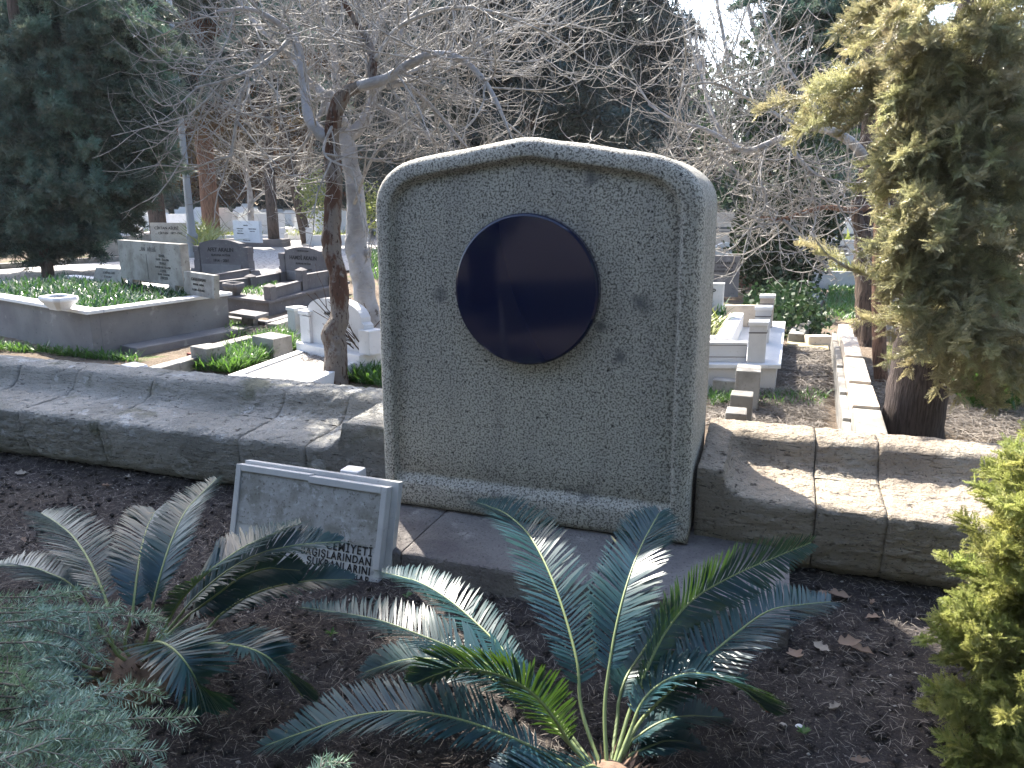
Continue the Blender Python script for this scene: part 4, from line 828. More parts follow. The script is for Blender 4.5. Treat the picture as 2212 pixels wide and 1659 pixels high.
def headstone(a,b,z0,ytop,th,label,mat,lines=(),shape='rect',leanb=0,feet=0,pad=None,lm=None,size=None,group=None):
    "upright slab between two ground points seen at pixels a and b; lines = (text, height share, size share, x share)"
    P0=G(*a,z0);P1=G(*b,z0); ux,uy,L=frameof(P0,P1); hh=ztop(P0,a[0],ytop)-z0
    t=empty('headstone',P0,label,'headstone',group); f0=feet
    uz=(Z_+uy*leanb).normalized(); 
    if feet:
        for s in (.12,.80): part('foot',mat,t,P0,ux,uy,(L*s-.02,L*s+.13,-.01,th+.01,0,feet),uz=Z_)
    if shape=='rect': pts=[(0,f0),(L,f0),(L,hh),(0,hh)]
    elif shape=='arch': pts=[(0,0),(L,0),(L,hh*.90)]+[(L*(.94-.88*i/12),hh*(.90+.10*math.sin(PI*i/12)**.8)) for i in range(13)]+[(0,hh*.90)]
    elif shape=='round': pts=[(0,0),(L,0),(L,hh*.62),(L*.96,hh*.66),(L*.96,hh*.74)]+[(L*(.5+.44*math.cos(PI*(i+1)/14)),hh*(.76+.24*math.sin(PI*(i+1)/14))) for i in range(13)]+[(L*.04,hh*.74),(L*.04,hh*.66),(0,hh*.62)]
    bm=bmesh.new(); o=P0
    fv=[bm.verts.new(o+ux*x+uz*z) for x,z in pts]; bv=[bm.verts.new(o+ux*x+uz*z+uy*th) for x,z in pts]; n=len(pts)
    bm.faces.new(fv); bm.faces.new(bv[::-1])
    for i in range(n): bm.faces.new((fv[i],bv[i],bv[(i+1)%n],fv[(i+1)%n]))
    bmesh.ops.bevel(bm,geom=[e for e in bm.edges if e.calc_face_angle(0)>.6],offset=.008,segments=1,affect='EDGES')
    link('slab',bm_mesh('slab',bm),mat,t)
    for ln in lines:
        s,zf,sz=ln[:3]; xf=ln[3] if len(ln)>3 else .5; off=ln[4] if len(ln)>4 else .012
        text(s,hh*sz,o-uy*.0035+ux*L*xf+uz*(hh*zf),ux,uz,lm or m_letter,t,off=off)
    return t,P0,ux,uy,L,hh
# ------------------------------------------------------------ big rendered tomb
C=G(190,672,.62); C.z=0; U=Vector((-.960,.28,0)); V=Vector((.145,.989,0)); LW,WW=3.7,1.74; gz=.10
tb=empty('tomb',(C.x,C.y,gz),'large grey rendered family tomb with white coping planted with dark green blades','tomb')
th=.10
part('wall',m_conc,tb,C,U,V,(.02,LW,.02,.02+th,gz,.585),.004); part('wall',m_conc,tb,C,U,V,(.02,.02+th,.02+th+.001,WW-.02,gz,.584),.004)
part('wall',m_conc,tb,C,U,V,(.122,LW,WW-.12,WW-.02,gz,.585),.004); part('wall',m_conc,tb,C,U,V,(LW-.1,LW-.001,.121,WW-.122,gz,.584),.004)
cw=.17
for a,b in ((0,1.2),(1.203,2.45),(2.453,LW+.03)): part('coping',m_white,tb,C,U,V,(a-.02*(a==0),b,-.025,cw-.02,.586,.622),.006)
for a,b in ((cw-.018,1.0),(1.003,WW-.14)): part('coping',m_white,tb,C,U,V,(-.025,cw-.02,a,b,.586,.621),.006)
for a,b in ((-.02,1.3),(1.303,2.5),(2.503,LW+.03)): part('coping',m_white,tb,C,U,V,(a,b,WW-.137,WW+.03,.586,.622),.006)
part('earth',m_soil,tb,C,U,V,(.12,LW-.1,.12,WW-.12,.2,.545),0)
q=[C+U*x+V*y for x,y in ((.17,.17),(3.6,.17),(3.6,1.55),(.17,1.55))]
blades('green_blades',m_bladed,quadsamp(*q,.53),5200,.15,.016,1,'dark green strap leaves filling the big grey tomb')
part('base_step',m_conc,tb,C,U,V,(-.30,.018,.30,WW+.22,gz,.235),.01)
p=G(130,668,.622); planter(Vector((p.x,p.y,.622)),U,V,.40,.26,.13,m_white,'white rectangular marble planter on the coping of the big grey tomb')
headstone((201,607),(262,612),.622,577,.06,'small leaning stone plate on the back rim of the tomb left of the widest headstone',m_kerb,[('SEMİHA SARI',.62,.24,.5,.004),('D 26.5.1937',.34,.17)],leanb=.35,lm=m_letterg)
t_,P0,ux,uy,L,hh=headstone((264,612),(398,632),.622,518,.10,'widest pale headstone with faded family names standing on two feet behind the green tomb',m_kerb,
 [('...AN   AİLESİ',.80,.13,.5,.0),('KEMAL',.70,.085,.72,0),('1.3.1324    Ö.16.5.1980',.625,.06,.72,0),('YILMAZ',.535,.085,.72,0),('D.OCAK 1341   Ö.1.1.1969',.46,.06,.72,0),('CEMAL',.375,.085,.72,0),('D.1328    Ö.3.8.1988',.305,.06,.72,0),('ZÜBEYDE',.225,.08,.72,0)],feet=.07,lm=m_letterg)
part('carved_line',m_letterg,t_,P0,ux,uy,(L*.47,L*.47+.005,-.004,-.001,.10,hh*.74),0)
headstone((398,634),(463,646),.622,586,.06,'pale rectangular stone plate with black names at the right end of the tomb rim',m_kerb,[('CAFER ELBASAN',.66,.19,.5,.010),('RUHUNA   FATİHA',.46,.12),('D. 1897 - Ö.17.5.1972',.22,.13)],leanb=.08)
bpy.data.objects['headstone.002'].scale=(1,1,1)
# ------------------------------------------------------------ twin dark tomb
K=G(580,650,.36); K.z=0; U2=Vector((-.957,.29,0)); V2=Vector((-.13,.9915,0)); tz=.36
tk=empty('tomb',(K.x,K.y,gz),'dark brown-grey double tomb with low capped posts and rail walls','tomb')
part('plinth',m_dark,tk,K,U2,V2,(.02,3.0,.02,2.6,gz,tz-.045),.006); part('plinth_rim',m_dark,tk,K,U2,V2,(-.02,3.02,-.02,2.62,tz-.044,tz),.008)
def post(px,pyb,pyt,wd=.15,par=tk):
    P=G(px,pyb,tz); h_=ztop(P,px,pyt+3)-tz; part('post',m_dark,par,P,U2,V2,(-wd/2,wd/2,0,wd,tz+.001-P.z,h_-P.z+tz-.05 if False else tz+h_-.035-P.z),.004)
    part('post_cap',m_dark,par,P,U2,V2,(-wd/2-.012,wd/2+.012,-.012,wd+.012,tz+h_-.034-P.z,tz+h_-P.z),0,taper=.75); return P,h_
pA,hA=post(578,648,611); pB,hB=post(648,628,573+3); pC,hC=post(537,622,590); pD,hD=post(538,600,578); pE,hE=post(602,608,580); pF,hF=post(708,616,590)
def rail(Pa,Pb,h_):
    ux,uy,L=frameof(Pa,Pb); part('rail_wall',m_dark,tk,Pa,ux,uy,(.07,L-.0,-.03,.03,.002,h_),.004); part('rail_cap',m_dark,tk,Pa,ux,uy,(.07,L-.002,-.042,.042,h_+.001,h_+.022),.003)
off=lambda P: P+V2*.07
rail(off(pA),off(pB),hA*.62); rail(off(pB),off(pF),hB*.62); rail(off(pC),off(pE),hC*.62)
rail(G(450,634,tz),off(pC),hC*.66); rail(G(450,617,tz),off(pD),hC*.66)
q=[G(500,636,tz),G(570,640,tz),G(600,612,tz),G(545,608,tz)]
blades('grave_grass',m_blade,quadsamp(*q,tz),500,.07,.012,2,'short green grass inside the dark double tomb')
p=G(506,637,tz); planter(Vector((p.x,p.y,tz)),U2,V2,.36,.30,.17,m_dark,'dark tapered stone planter on the rim of the double tomb')
def pilaster_stone(a,b,ytop,label,lines):
    t,P0,ux,uy,L,hh=headstone(a,b,tz,ytop,.12,label,m_dark,lines,shape='arch')
    for x0,x1 in ((-.14,-.004),(L+.004,L+.14)):
        part('pilaster',m_dark,t,P0,ux,uy,(x0,x1,-.02,.14,0,hh*.42)); part('pilaster',m_dark,t,P0,ux,uy,(x0+.01*(x0<0),x1-.01*(x0>0),-.01,.13,hh*.421,hh*.62)); part('pilaster',m_dark,t,P0,ux,uy,(x0,x1,-.02,.14,hh*.621,hh*.80))
    part('foot_block',m_dark,t,P0,ux,uy,(-.26,-.141,-.03,.16,0,.10),taper=.3); part('foot_block',m_dark,t,P0,ux,uy,(L+.141,L+.26,-.03,.16,0,.10),taper=.3)
    part('base_panel',m_conc,t,P0,ux,uy,(.03,L-.03,-.016,-.002,.02,hh*.30)); return t
pilaster_stone((436,592),(527,596),516,'dark arched headstone with side pilasters nearest the lamp post',[('AFET AKALIN',.66,.155,.5,.022),('RUHUNA FATİHA',.53,.085,.5,.012),('1914 – 2001',.37,.115,.5,.018)])
pilaster_stone((619,606),(698,612),532,'dark arched headstone with side pilasters beside the peeling trunk',[('TÜRKBİLİM ADAMI',.87,.055),('HAMDİ AKALIN',.64,.155,.5,.022),('RUHUNA FATİHA',.50,.075,.5,.012),('1910 – 28.7.1972',.31,.10,.5,.016)])
# stone seat and outer kerb before the double tomb
Q=G(573,697,.27); Q.z=0
kb=empty('kerb',(Q.x,Q.y,gz),'low grey stone kerb running round the front of the dark double tomb','kerb')
part('kerb_stone',m_conc,kb,Q,U2,V2,(0,2.6,0,.12,gz,.27)); part('kerb_stone',m_conc,kb,Q,U2,V2,(-.02,.10,.122,2.4,gz,.268))
p=G(533,690,.3); ps=empty('stone_stool',(p.x,p.y,.3),'small grey stone stool slab on a short block in front of the double tomb','seat'); p.z=0
part('seat_slab',m_conc,ps,p,U2,V2,(-.26,.26,-.10,.20,.335,.375)); part('seat_foot',m_conc,ps,p,U2,V2,(-.12,.10,0,.12,gz,.334))
# old plots with corner blocks nearest the bench
def oblock(px,py,z,wd,dp,h_,label,mat=m_kerb,ux=U,uy=V,name='stone_block',cat='stone block'):
    P=G(px,py,z); P.z=0; o=block(name,mat,None,P,ux*-1,uy,(0,wd,0,dp,gz,z),bev=.012,jit=.004); tag(o,label,cat); return o
oblock(410,748,.36,.26,.22,.2,'pale square stone corner block beside the red brick')
oblock(543,725,.36,.33,.26,.2,'weathered square stone block with stained top between seat and white headstone')
P=G(402,760,.28); o=block('brick',m_brick,None,Vector((P.x,P.y,.17)),U*-1,V,(0,.11,0,.2,0,.10),bev=.004); tag(o,'red brick lying against the pale corner block','brick')
def kerbrun(a,b,z,wd,label,n=2,mat=m_kerb):
    P0,P1=G(*a,z),G(*b,z); P0.z=P1.z=0; ux,uy,L=frameof(P0,P1); t=empty('kerb',P0,label,'kerb')
    for k in range(n): part('kerb_stone',mat,t,P0,ux,uy,(L*k/n+.003,L*(k+1)/n,0,wd,gz,z),.012,jit=.003)
kerbrun((330,800),(440,768),.27,.14,'low stone kerb from the bench to the pale corner block')
kerbrun((470,748),(560,726),.27,.16,'low pale stone kerb in the grass behind the corner block')
kerbrun((600,700),(700,668),.30,.14,'grey kerb ledge behind the stained square block')
P=G(262,790,.36); block('cap_stone',m_white,None,Vector((P.x,P.y,.26)),U*-1,V,(-.12,.16,0,.2,0,.10),bev=.03,taper=.3); tag(bpy.data.objects['cap_stone'],'small white stone cap just behind the bench below the big tomb','stone cap')
# white marble grave with rounded headstone
A0,A1=G(655,752,.30),G(795,783,.30); 
a=A0.copy(); a.z=0; ux=(A1-A0); ux.z=0; Lm=ux.length; ux.normalize(); vy=(G(505,805,.30)-A0); vy.z=0; vy=vy.normalized()
mg=empty('marble_grave',(a.x,a.y,gz),'white marble grave slab strewn with dirt in front of the rounded white headstone','grave')
LL=1.45; wm=.86
part('rim',m_white,mg,a,ux,vy,(0,.10,0,LL,gz,.30),.005); part('rim',m_white,mg,a,ux,vy,(wm-.10,wm,0,LL,gz,.299),.005); part('rim',m_white,mg,a,ux,vy,(.101,wm-.101,LL-.10,LL-.001,gz,.298),.005)
part('gravel_bed',m_gravel,mg,a,ux,vy,(.10,wm-.10,0,LL-.10,gz,.285),0)
part('trough',m_white,mg,a,ux,vy,(.14,.44,LL-.34,LL-.14,.285,.325),.01)
t_,P0,ux2,uy2,L,hh=headstone((664,754),(790,782),.30,636,.10,'white rounded marble headstone half hidden behind the peeling trunk',m_marble,[('AHMET ATAK',.70,.085,.5,.008),('ZEYNEP ve',.36,.05,.72),('HASİYESİ',.30,.06,.72),('RUHUNA',.24,.05,.72)],shape='round')  # slab in darker grey marble, so the tree shade is in its colour
part('base_block',m_white,t_,P0,ux2,uy2,(-.06,L+.02,-.08,.2,-.05,.07))
part('side_pillar',m_white,t_,P0,ux2,uy2,(-.05,.10,-.03,.13,.071,hh*.62)); part('side_pillar',m_white,t_,P0,ux2,uy2,(L-.05,L+.10,-.03,.13,.071,hh*.55)); part('side_cap',m_white,t_,P0,ux2,uy2,(-.06,.11,-.04,.14,hh*.64,hh*.72))
P=G(622,703,.3); mp=empty('marble_post',(P.x,P.y,.2),'short striped marble post with square cap left of the rounded headstone','post'); P.z=0
part('shaft',m_marble,mp,P,ux2,uy2,(0,.15,0,.15,.2,.47)); part('cap',m_white,mp,P,ux2,uy2,(-.01,.16,-.01,.16,.471,.51)); part('base',m_white,mp,P,ux2,uy2,(-.03,.18,-.03,.18,gz,.23))
part('rail',m_white,mp,P,ux2,uy2,(.16,.55,.05,.10,.40,.43)); part('rail',m_white,mp,P,ux2,uy2,(.16,.55,.05,.10,.30,.33))
# crumpled plastic bag
P=G(648,722,.2); bm=bmesh.new(); bmesh.ops.create_icosphere(bm,subdivisions=3,radius=.09,matrix=Matrix.Translation((P.x,P.y,.26))@Matrix.Diagonal((.5,.5,1.3,1)))
for v_ in bm.verts: v_.co+=Vector((1,1,1))*.03*fbm(v_.co,14)
tag(link('plastic_bag',bm_mesh('plastic_bag',bm,False),m_plastic),'crumpled white plastic bag beside the rounded white headstone','bag')
# grass
def gs(px,z): return quadsamp(*[G(x,y,z) for x,y in px],z)
blades('grass_tufts',m_blade,gs([(420,800),(500,806),(655,750),(600,718)],.17),3600,.14,.011,5,'fresh green grass clump between the kerb stones and the white slab')
blades('grass_tufts',m_blade,gs([(755,825),(835,838),(835,775),(790,795)],.17),1500,.15,.011,6,'fresh green grass at the left edge of the monument')
blades('grass_tufts',m_blade,gs([(-60,752),(300,786),(300,780),(-60,745)],.15),900,.11,.010,7,'thin green grass line between the bench and the big grey tomb')
blades('grass_tufts',m_blade,gs([(500,735),(545,720),(520,706),(480,712)],.15),600,.12,.010,8,'green grass patch behind the base step of the tomb')
blades('grass_tufts',m_blade,gs([(800,605),(818,605),(818,545),(795,550)],.15),500,.25,.02,9,'grass strip left of the monument in the distance')
# basal shoots at the second trunk
rs=np.random.default_rng(5); nb=NB(); b0=G(800,800,.2)
for k in range(16):
    grow(nb,np.array(b0)+rs.normal(0,.05,3)*[1,1,0],unit(np.array([-.35+rs.normal(0,.35),rs.normal(0,.3),1.0])),.75*(.6+.6*rs.random()),.008,1,rs,.1,(0,1,0,0))
o=link('basal_shoots',nb.mesh('basal_shoots'),m_bark,b2); o['kind']='stuff'
# ------------------------------------------------------------ lamp post
P=G(419,556,.2); lp=empty('lamp_post',(P.x,P.y,.2),'pale grey metal lamp post with a fluted flared base beside the path','lamp post')
v,f=lathe([(.19,0),(.19,.12),(.15,.16),(.13,.55),(.15,.58),(.15,.64),(.11,.70),(.095,1.2),(.075,3.5),(.06,8.2)],(P.x,P.y,.15),16); link('pole',mesh_py('pole',v,f,True),m_metal,lp)
v,f=lathe([(.04,0),(.16,.10),(.22,.4),(.16,.62),(.03,.7)],(P.x,P.y,8.36),16); link('lantern',mesh_py('lantern',v,f,True),m_plastic,lp)
# path kerbs, ground plants by the lamp
def longkerb(pts,z,label,mat=m_kerb,h_=.12,wd=.16):
    t=empty('path_kerb',pts[0],label,'kerb')
    for p0,p1 in zip(pts[:-1],pts[1:]):
        ux,uy,L=frameof(p0,p1); m=max(1,int(L/1.1)); o=Vector((p0.x,p0.y,0))
        for k in range(m): part('kerb_stone',mat,t,o,ux,uy,(L*k/m+.01,L*(k+1)/m,0,wd,gz,z+h_),.01)
longkerb([G(x,y,.3) for x,y in ((-250,588),(0,572),(150,562),(300,554),(422,545))],.2,'long pale kerb along the far edge of the cobbled path at left')
longkerb([G(x,y,.3) for x,y in ((486,513),(600,510),(700,505),(830,499))],.2,'pale kerb along the far edge of the path behind the dark headstones')
# ------------------------------------------------------------ far white graves
def gmesh(boxes):
    bm=bmesh.new()
    for d in boxes: boxbm(bm,Vector(),X_,Y_,Z_,*d)
    return bm_mesh('g',bm)
def far_grave(kind,seed):
    r=random.Random(seed); w_=.95+.5*r.random(); l=1.7+.4*r.random(); h_=.45+.3*r.random(); e=bpy.data.objects.new('grave',None); COL.objects.link(e)
    mt=[m_white,m_marble,m_white,m_buff][kind%4]
    me=gmesh([(-w_/2,w_/2,-l,-l+.12,0,.34),(-w_/2,w_/2,-.12,0,0,.34),(-w_/2,-w_/2+.12,-l+.121,-.121,0,.338),(w_/2-.12,w_/2,-l+.121,-.121,0,.338)]); link('curb',me,mt,e)
    link('bed',gmesh([(-w_/2+.1,w_/2-.1,-l+.1,-.1,0,.28)]),m_lawn if kind in (1,2) else m_buff,e)
    hw=w_*.42
    if kind%3==0: pts=[(-hw,.3),(hw,.3),(hw,.3+h_)]+[(hw*math.cos(PI*i/8),.3+h_+hw*.4*math.sin(PI*i/8)) for i in range(1,8)]+[(-hw,.3+h_)]
    elif kind%3==1: pts=[(-hw,.3),(hw,.3),(hw*1.02,.3+h_),(-hw*1.02,.3+h_)]
    else: pts=[(-hw,.3),(hw,.3),(hw,.3+h_),(hw*.6,.3+h_),(hw*.4,.45+h_),(-hw*.4,.45+h_),(-hw*.6,.3+h_),(-hw,.3+h_)]
    link('headstone',bm_mesh('h',polyprism(pts,X_,Vector((0,-.02,0)),Y_,.10,0)),mt,e)
    if kind in (0,2,4):
        for s in (-1,1): link('corner_post',gmesh([(s*(w_/2-.07)-.08,s*(w_/2-.07)+.08,-l+.0-.01,-l+.15,.0,.55)]),mt,e)
    if kind in (1,3,5):
        for zz in (.55,.7): link('inscription',gmesh([(-hw*.7,hw*.7,-.027,-.0215,.3+h_*zz,.3+h_*zz+.05)]),m_letterg,e)
    if kind in (1,2): 
        b_=blades('plants',m_bladey,quadsamp((-w_/2+.12,-l+.12),(w_/2-.12,-l+.12),(w_/2-.12,-.15),(-w_/2+.12,-.15),.28),160,.22,.03,seed,parent=e,segs=1)
    return e
G6=[far_grave(k,k+3) for k in range(6)]
def dup(e,loc,rz,label,cat,group,s=1.0):
    c=e.copy(); COL.objects.link(c); c.location=loc; c.rotation_euler=(0,0,rz); c.scale=(s,s,s); tag(c,label,cat,group)
    for ch in e.children:
        d=ch.copy(); COL.objects.link(d); d.parent=c
    return c
KN=['white round-topped grave','grey flat-topped planted grave','white step-topped planted grave','buff round-topped grave','white flat-topped grave','grey step-topped grave']
rr=random.Random(4); cnt=0
for D in (27.5,30.5,33.5,37,41,46,52,59):
    x=250+rr.random()*60
    while x<835:
        P=GD(x,440,D); k=rr.randrange(6)
        if not (D<31 and 300<x<440):
            reg='left of the lamp post' if x<330 else 'right beside the lamp post' if x<400 else 'between lamp post and thick reddish trunk' if x<460 else 'between reddish trunk and straight brown trunk' if x<590 else 'between straight and leaning trunks' if x<660 else 'right of the leaning trunk'
            row='nearest' if D<31 else 'middle' if D<38 else 'farthest'
            dup(G6[k],(P.x,P.y,.15),YAW+.25+rr.uniform(-.15,.15),KN[k]+' in the '+row+' rows '+reg,'grave','far rows of pale graves',rr.uniform(.85,1.2))
        x+=(1.55+rr.random()*.9)*F/D
# named ones in the middle distance
headstone((330,545),(408,546),.25,481,.12,'wide cream headstone with two lines of lettering between juniper and lamp post',m_buff,[('CİRTAN AİLESİ',.78,.13,.45),('.... CİRTAN   1877–1962',.62,.10,.5)])
headstone((506,522),(562,525),.42,476,.10,'bright white headstone with columns of small lettering on a dark plinth behind the arched stone',m_white,[('KIRIMOĞLU',.76,.07),('HASAN ÖZKAN',.60,.075,.27),('TUNCAY ÖZKAN',.60,.075,.74),('RUHUNA FATİHA',.50,.05,.27),('RUHUNA FATİHA',.50,.05,.74),('SİNAN ÖZKAN',.38,.075,.27),('RUHLARINA FATİHA',.08,.06)])
P=G(505,526,.30); P.z=0; o=block('plinth',m_dark,None,P,Vector((.97,.2,0)).normalized(),Vector((-.2,.97,0)).normalized(),(-.3,1.75,-.2,.5,gz,.45),.01); tag(o,'dark stone plinth under the bright white lettered headstone','plinth')
headstone((200,560),(330,545),.2,545-30,.10,'low cream wall of a plot behind the juniper trunk',m_buff)
for k,(a,b,yt,lab) in enumerate((((575,508),(652,512),489,'low white plot wall with posts behind the straight brown trunk'),((660,512),(705,506),487,'low grey lettered plaque stone left of the peeling trunk'),((705,500),(745,500),480,'pale low plot wall right of the leaning conifer trunk'),((545,478),(600,480),468,'pale grey box tomb in the far rows left of the straight trunk'),((760,470),(800,470),452,'grey stone box tomb seen between the two bare trunks'))):
    headstone(a,b,.2,yt,.4,lab,(m_white,m_marble,m_buff,m_conc,m_conc)[k])
blades('lamp_shrub',m_bladey,gs([(425,556),(465,550),(455,520),(430,525)],.3),260,.9,.05,12,'thin yellow-green sunlit shrub beside the lamp post',segs=1,lean_=.9)
blades('yellow_plants',m_bladey,gs([(320,556),(420,556),(420,545),(320,545)],.2),700,.3,.03,13,'sunlit yellow-green plants in front of the cream headstone',segs=1)
blades('yellow_plants',m_bladey,gs([(460,520),(800,505),(800,496),(460,505)],.4),900,.25,.03,14,'sunlit yellow-green plants along the far plots',segs=1)
leaves_on('yellow_shrub',None,[[GD(690,460,24),GD(680,420,24),GD(690,390,24)],[GD(800,470,24),GD(800,430,24)]],1500,.55,.10,m_bladey,15); bpy.data.objects['yellow_shrub']['label']='sunlit yellow-green shrub in the distance behind the peeling trunk'
# pale bare tree in the distance
P=G(545,522,.2); dt=depth(P); t=empty('bare_tree',(P.x,P.y,.15),'small pale bare tree in the distance right of the thick reddish trunk','tree')
limb(t,[(548,522,dt,.16),(542,470,dt,.12),(540,420,dt,.10),(530,370,dt,.05),(500,340,dt,.03)],m_white if False else m_smooth,'trunk',80,14,tl=2.2,tr=.02,kids=(0,5,4),t0=.5); limb(t,[(541,440,dt,.06),(580,410,dt,.04),(640,395,dt,.02)],m_smooth,'limb',81,14,tl=2,tr=.02,kids=(0,5,4))
# ------------------------------------------------------------ right-hand graves
E0,E1=G(1400,786,.40),G(1687,788,.40); E0.z=E1.z=0; ux=(E1-E0).normalized(); K2=E1.copy(); vy=Vector((.0,1,0)); Ue=-ux
Vr=(G(1697,694,.40)-G(1687,788,.40)); Vr.z=0; Le=Vr.length; Vr.normalize()
eg=empty('marble_grave',(K2.x,K2.y,gz),'white marble grave with railing posts and yellow-green plants right of the monument','grave')
part('plinth',m_marble,eg,K2,Ue,Vr,(.03,1.7,.03,Le-.03,gz,.365),.004); part('plinth_slab',m_white,eg,K2,Ue,Vr,(0,1.75,0,Le,.366,.40),.006)
part('joint_strip',m_dark,eg,K2,Ue,Vr,(.30,.31,.022,.029,gz,.36),0)
hp=.33
for y_ in (.06,.98,1.9):
    part('rail_post',m_buff if y_>1.5 else m_marble,eg,K2,Ue,Vr,(.13,.27,y_,y_+.14,.401,.40+hp-.03),.003); part('post_cap',m_white,eg,K2,Ue,Vr,(.12,.28,y_-.01,y_+.15,.371+hp,.40+hp),.004); part('post_line',m_dark,eg,K2,Ue,Vr,(.128,.272,y_-.002,y_+.142,.401+hp*.72,.401+hp*.75),0)
for y0,y1 in ((.201,.979),(1.121,1.899)):
    part('rail',m_white,eg,K2,Ue,Vr,(.17,.23,y0,y1,.401+.12,.401+.21),.003)
part('front_rail',m_marble,eg,K2,Ue,Vr,(.28,1.7,.09,.17,.401,.56),.004); part('front_line',m_dark,eg,K2,Ue,Vr,(.28,1.7,.087,.089,.44,.445),0); part('front_line',m_dark,eg,K2,Ue,Vr,(.28,1.7,.087,.089,.535,.54),0)
part('back_rail',m_buff,eg,K2,Ue,Vr,(.28,.95,1.95,2.03,.401,.62),.004)
part('planter_border',m_white,eg,K2,Ue,Vr,(.42,.56,.32,1.85,.401,.56),.005); part('planter_border',m_white,eg,K2,Ue,Vr,(.561,1.6,.32,.46,.401,.559),.005); part('planting_bed',m_soil,eg,K2,Ue,Vr,(.55,1.6,.45,1.8,.401,.52),0)
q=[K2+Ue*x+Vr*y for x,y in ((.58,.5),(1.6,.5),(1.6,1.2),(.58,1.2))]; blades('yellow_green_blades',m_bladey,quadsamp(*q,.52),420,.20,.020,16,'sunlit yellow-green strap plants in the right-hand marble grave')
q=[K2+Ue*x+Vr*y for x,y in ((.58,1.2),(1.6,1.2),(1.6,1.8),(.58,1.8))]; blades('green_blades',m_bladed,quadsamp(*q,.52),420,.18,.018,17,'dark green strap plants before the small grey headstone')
hs=empty('headstone',K2+Ue*.8+Vr*1.7,'small grey rectangular headstone with two black lines at the head of the railed marble grave','headstone')
ho=K2+Ue*1.12+Vr*1.62; ux3=-Ue; part('base_block',m_marble,hs,ho,ux3,Vr,(.03,.47,-.02,.14,.50,.60)); part('slab',m_marble,hs,ho,ux3,Vr,(0,.5,0,.11,.601,.86),.004); part('top_edge',m_white,hs,ho,ux3,Vr,(-.004,.504,-.004,.114,.861,.875),.003)
text('EROL  ALP',.072,ho-Vr*.003+ux3*.26+Z_*.775,ux3,Z_,m_letter,hs,off=.02); text('1932 — 2018',.045,ho-Vr*.003+ux3*.26+Z_*.725,ux3,Z_,m_letter,hs,off=.015)
# tall lettered stones behind
headstone((1530,640),(1594,642),.2,552,.10,'tall grey headstone partly hidden behind the monument edge',m_conc,[('RECEP ERKAN',.80,.08),('D.1934 Ö.1979',.70,.06),('MÜYESSER ERKAN',.60,.07),('D.1934 Ö.1991',.50,.06)])
headstone((1535,600),(1596,600),.2,524,.10,'white headstone with blue lettering above the tall grey one',m_white,[('.... RENİZ',.75,.12)],shape='round')
# old stones on the path
for (px,py,z,wd,dp,lab) in ((1566,892,.34,.13,.17,'front worn grey corner block right of the monument'),(1578,853,.40,.14,.16,'middle worn grey corner block right of the monument'),(1590,800,.46,.17,.25,'tallest worn grey corner block against the marble grave'),(1540,820,.30,.18,.10,'low worn stone ledge between monument edge and corner blocks')):
    P=G(px,py,z); P.z=0; o=block('stone_block',m_kerb,None,P,X_,Y_,(0,wd,0,dp,gz,z),bev=.010,jit=.004); tag(o,lab,'stone block')
# low wall of stepped stones
w0,w1=Vector((.47,4.35,0)),Vector((.60,8.3,0)); ux,uy,L=frameof(w0,w1)
lw=empty('stone_wall',(w0.x,w0.y,gz),'low pale stone wall of stepped blocks leading back from the bench','wall')
hh_=[.41,.43,.45,.47,.44]; ed=[0,.62,1.25,2.1,3.0,L]
for k in range(5):
    part('wall_stone',m_buff if k>0 else m_kerb,lw,w0,ux,uy,(ed[k]+.004,ed[k+1]-.004,-.16+.01*k,.0,gz,hh_[k]),.012,jit=.004); part('footing_stone',m_kerb,lw,w0,ux,uy,(ed[k]+.004,ed[k+1]-.004,.002,.05,gz,hh_[k]-.09),.008)
kerbrun((1790,722),(1737,722),.27,.14,'brown stone edging at the end of the low wall',1,m_buff)
kerbrun((1737,722),(1780,632),.27,.16,'long narrow stone edging beyond the low wall',3,m_kerb)
sheet('paving',[G(x,y,.18) for x,y in ((1700,755),(1790,757),(1785,728),(1702,722))],.185,m_yel)
sheet('lawn',[G(x,y,.18) for x,y in ((1775,665),(1865,672),(1865,620),(1800,618))],.185,m_lawn)
blades('grass_tufts',m_blade,gs([(1780,690),(1860,700),(1862,620),(1790,618)],.18),1300,.10,.014,18,'grass patch beyond the low stone wall',segs=1)
# far right graves, one by one
for (x,y,wp,k,lab,mt) in ((1790,606,.9,1,'white box tomb with pale sides at the centre of the far right plots',None),(1735,590,1.0,0,'pale tomb left of the white box tomb behind the shrub',None),(1745,540,1.2,2,'wide white tomb half covered by ivy shrub in the far right plots',None),(1835,575,1.1,5,'dark framed plot beside the cypress trunk with grass inside',None),(1800,540,.8,4,'cream stone plot with a raised square post in the far right rows',None),(1835,525,.9,0,'tall grey arched stone above yellow flowering plants',None),(1785,512,1.0,3,'low white tomb below the dark conifers far right',None),(1850,500,1.0,1,'small white grave at the foot of the dark conifers beside the trunk',None),(1740,512,1.0,2,'small pale grave farthest left in the far right rows',None),(1560,560,1.1,3,'pale grave right behind the white blue-lettered stone',None),(1930,560,1.1,2,'pale grave glimpsed through the cypress sprays',None),(1700,545,1.0,4,'pale grave glimpsed behind the ivy shrub stems',None)):
    P=G(x,y,.15); P.z=.15; dup(G6[k],P,.1+rr.uniform(-.1,.1),lab,'grave',None,wp)
blades('yellow_flowers',m_bladey,gs([(1812,545),(1858,545),(1858,535),(1812,535)],.5),300,.5,.06,19,'bright yellow-green bush on a far right plot',segs=1)
for e in G6:
    for ch in list(e.children): bpy.data.objects.remove(ch)
    bpy.data.objects.remove(e)
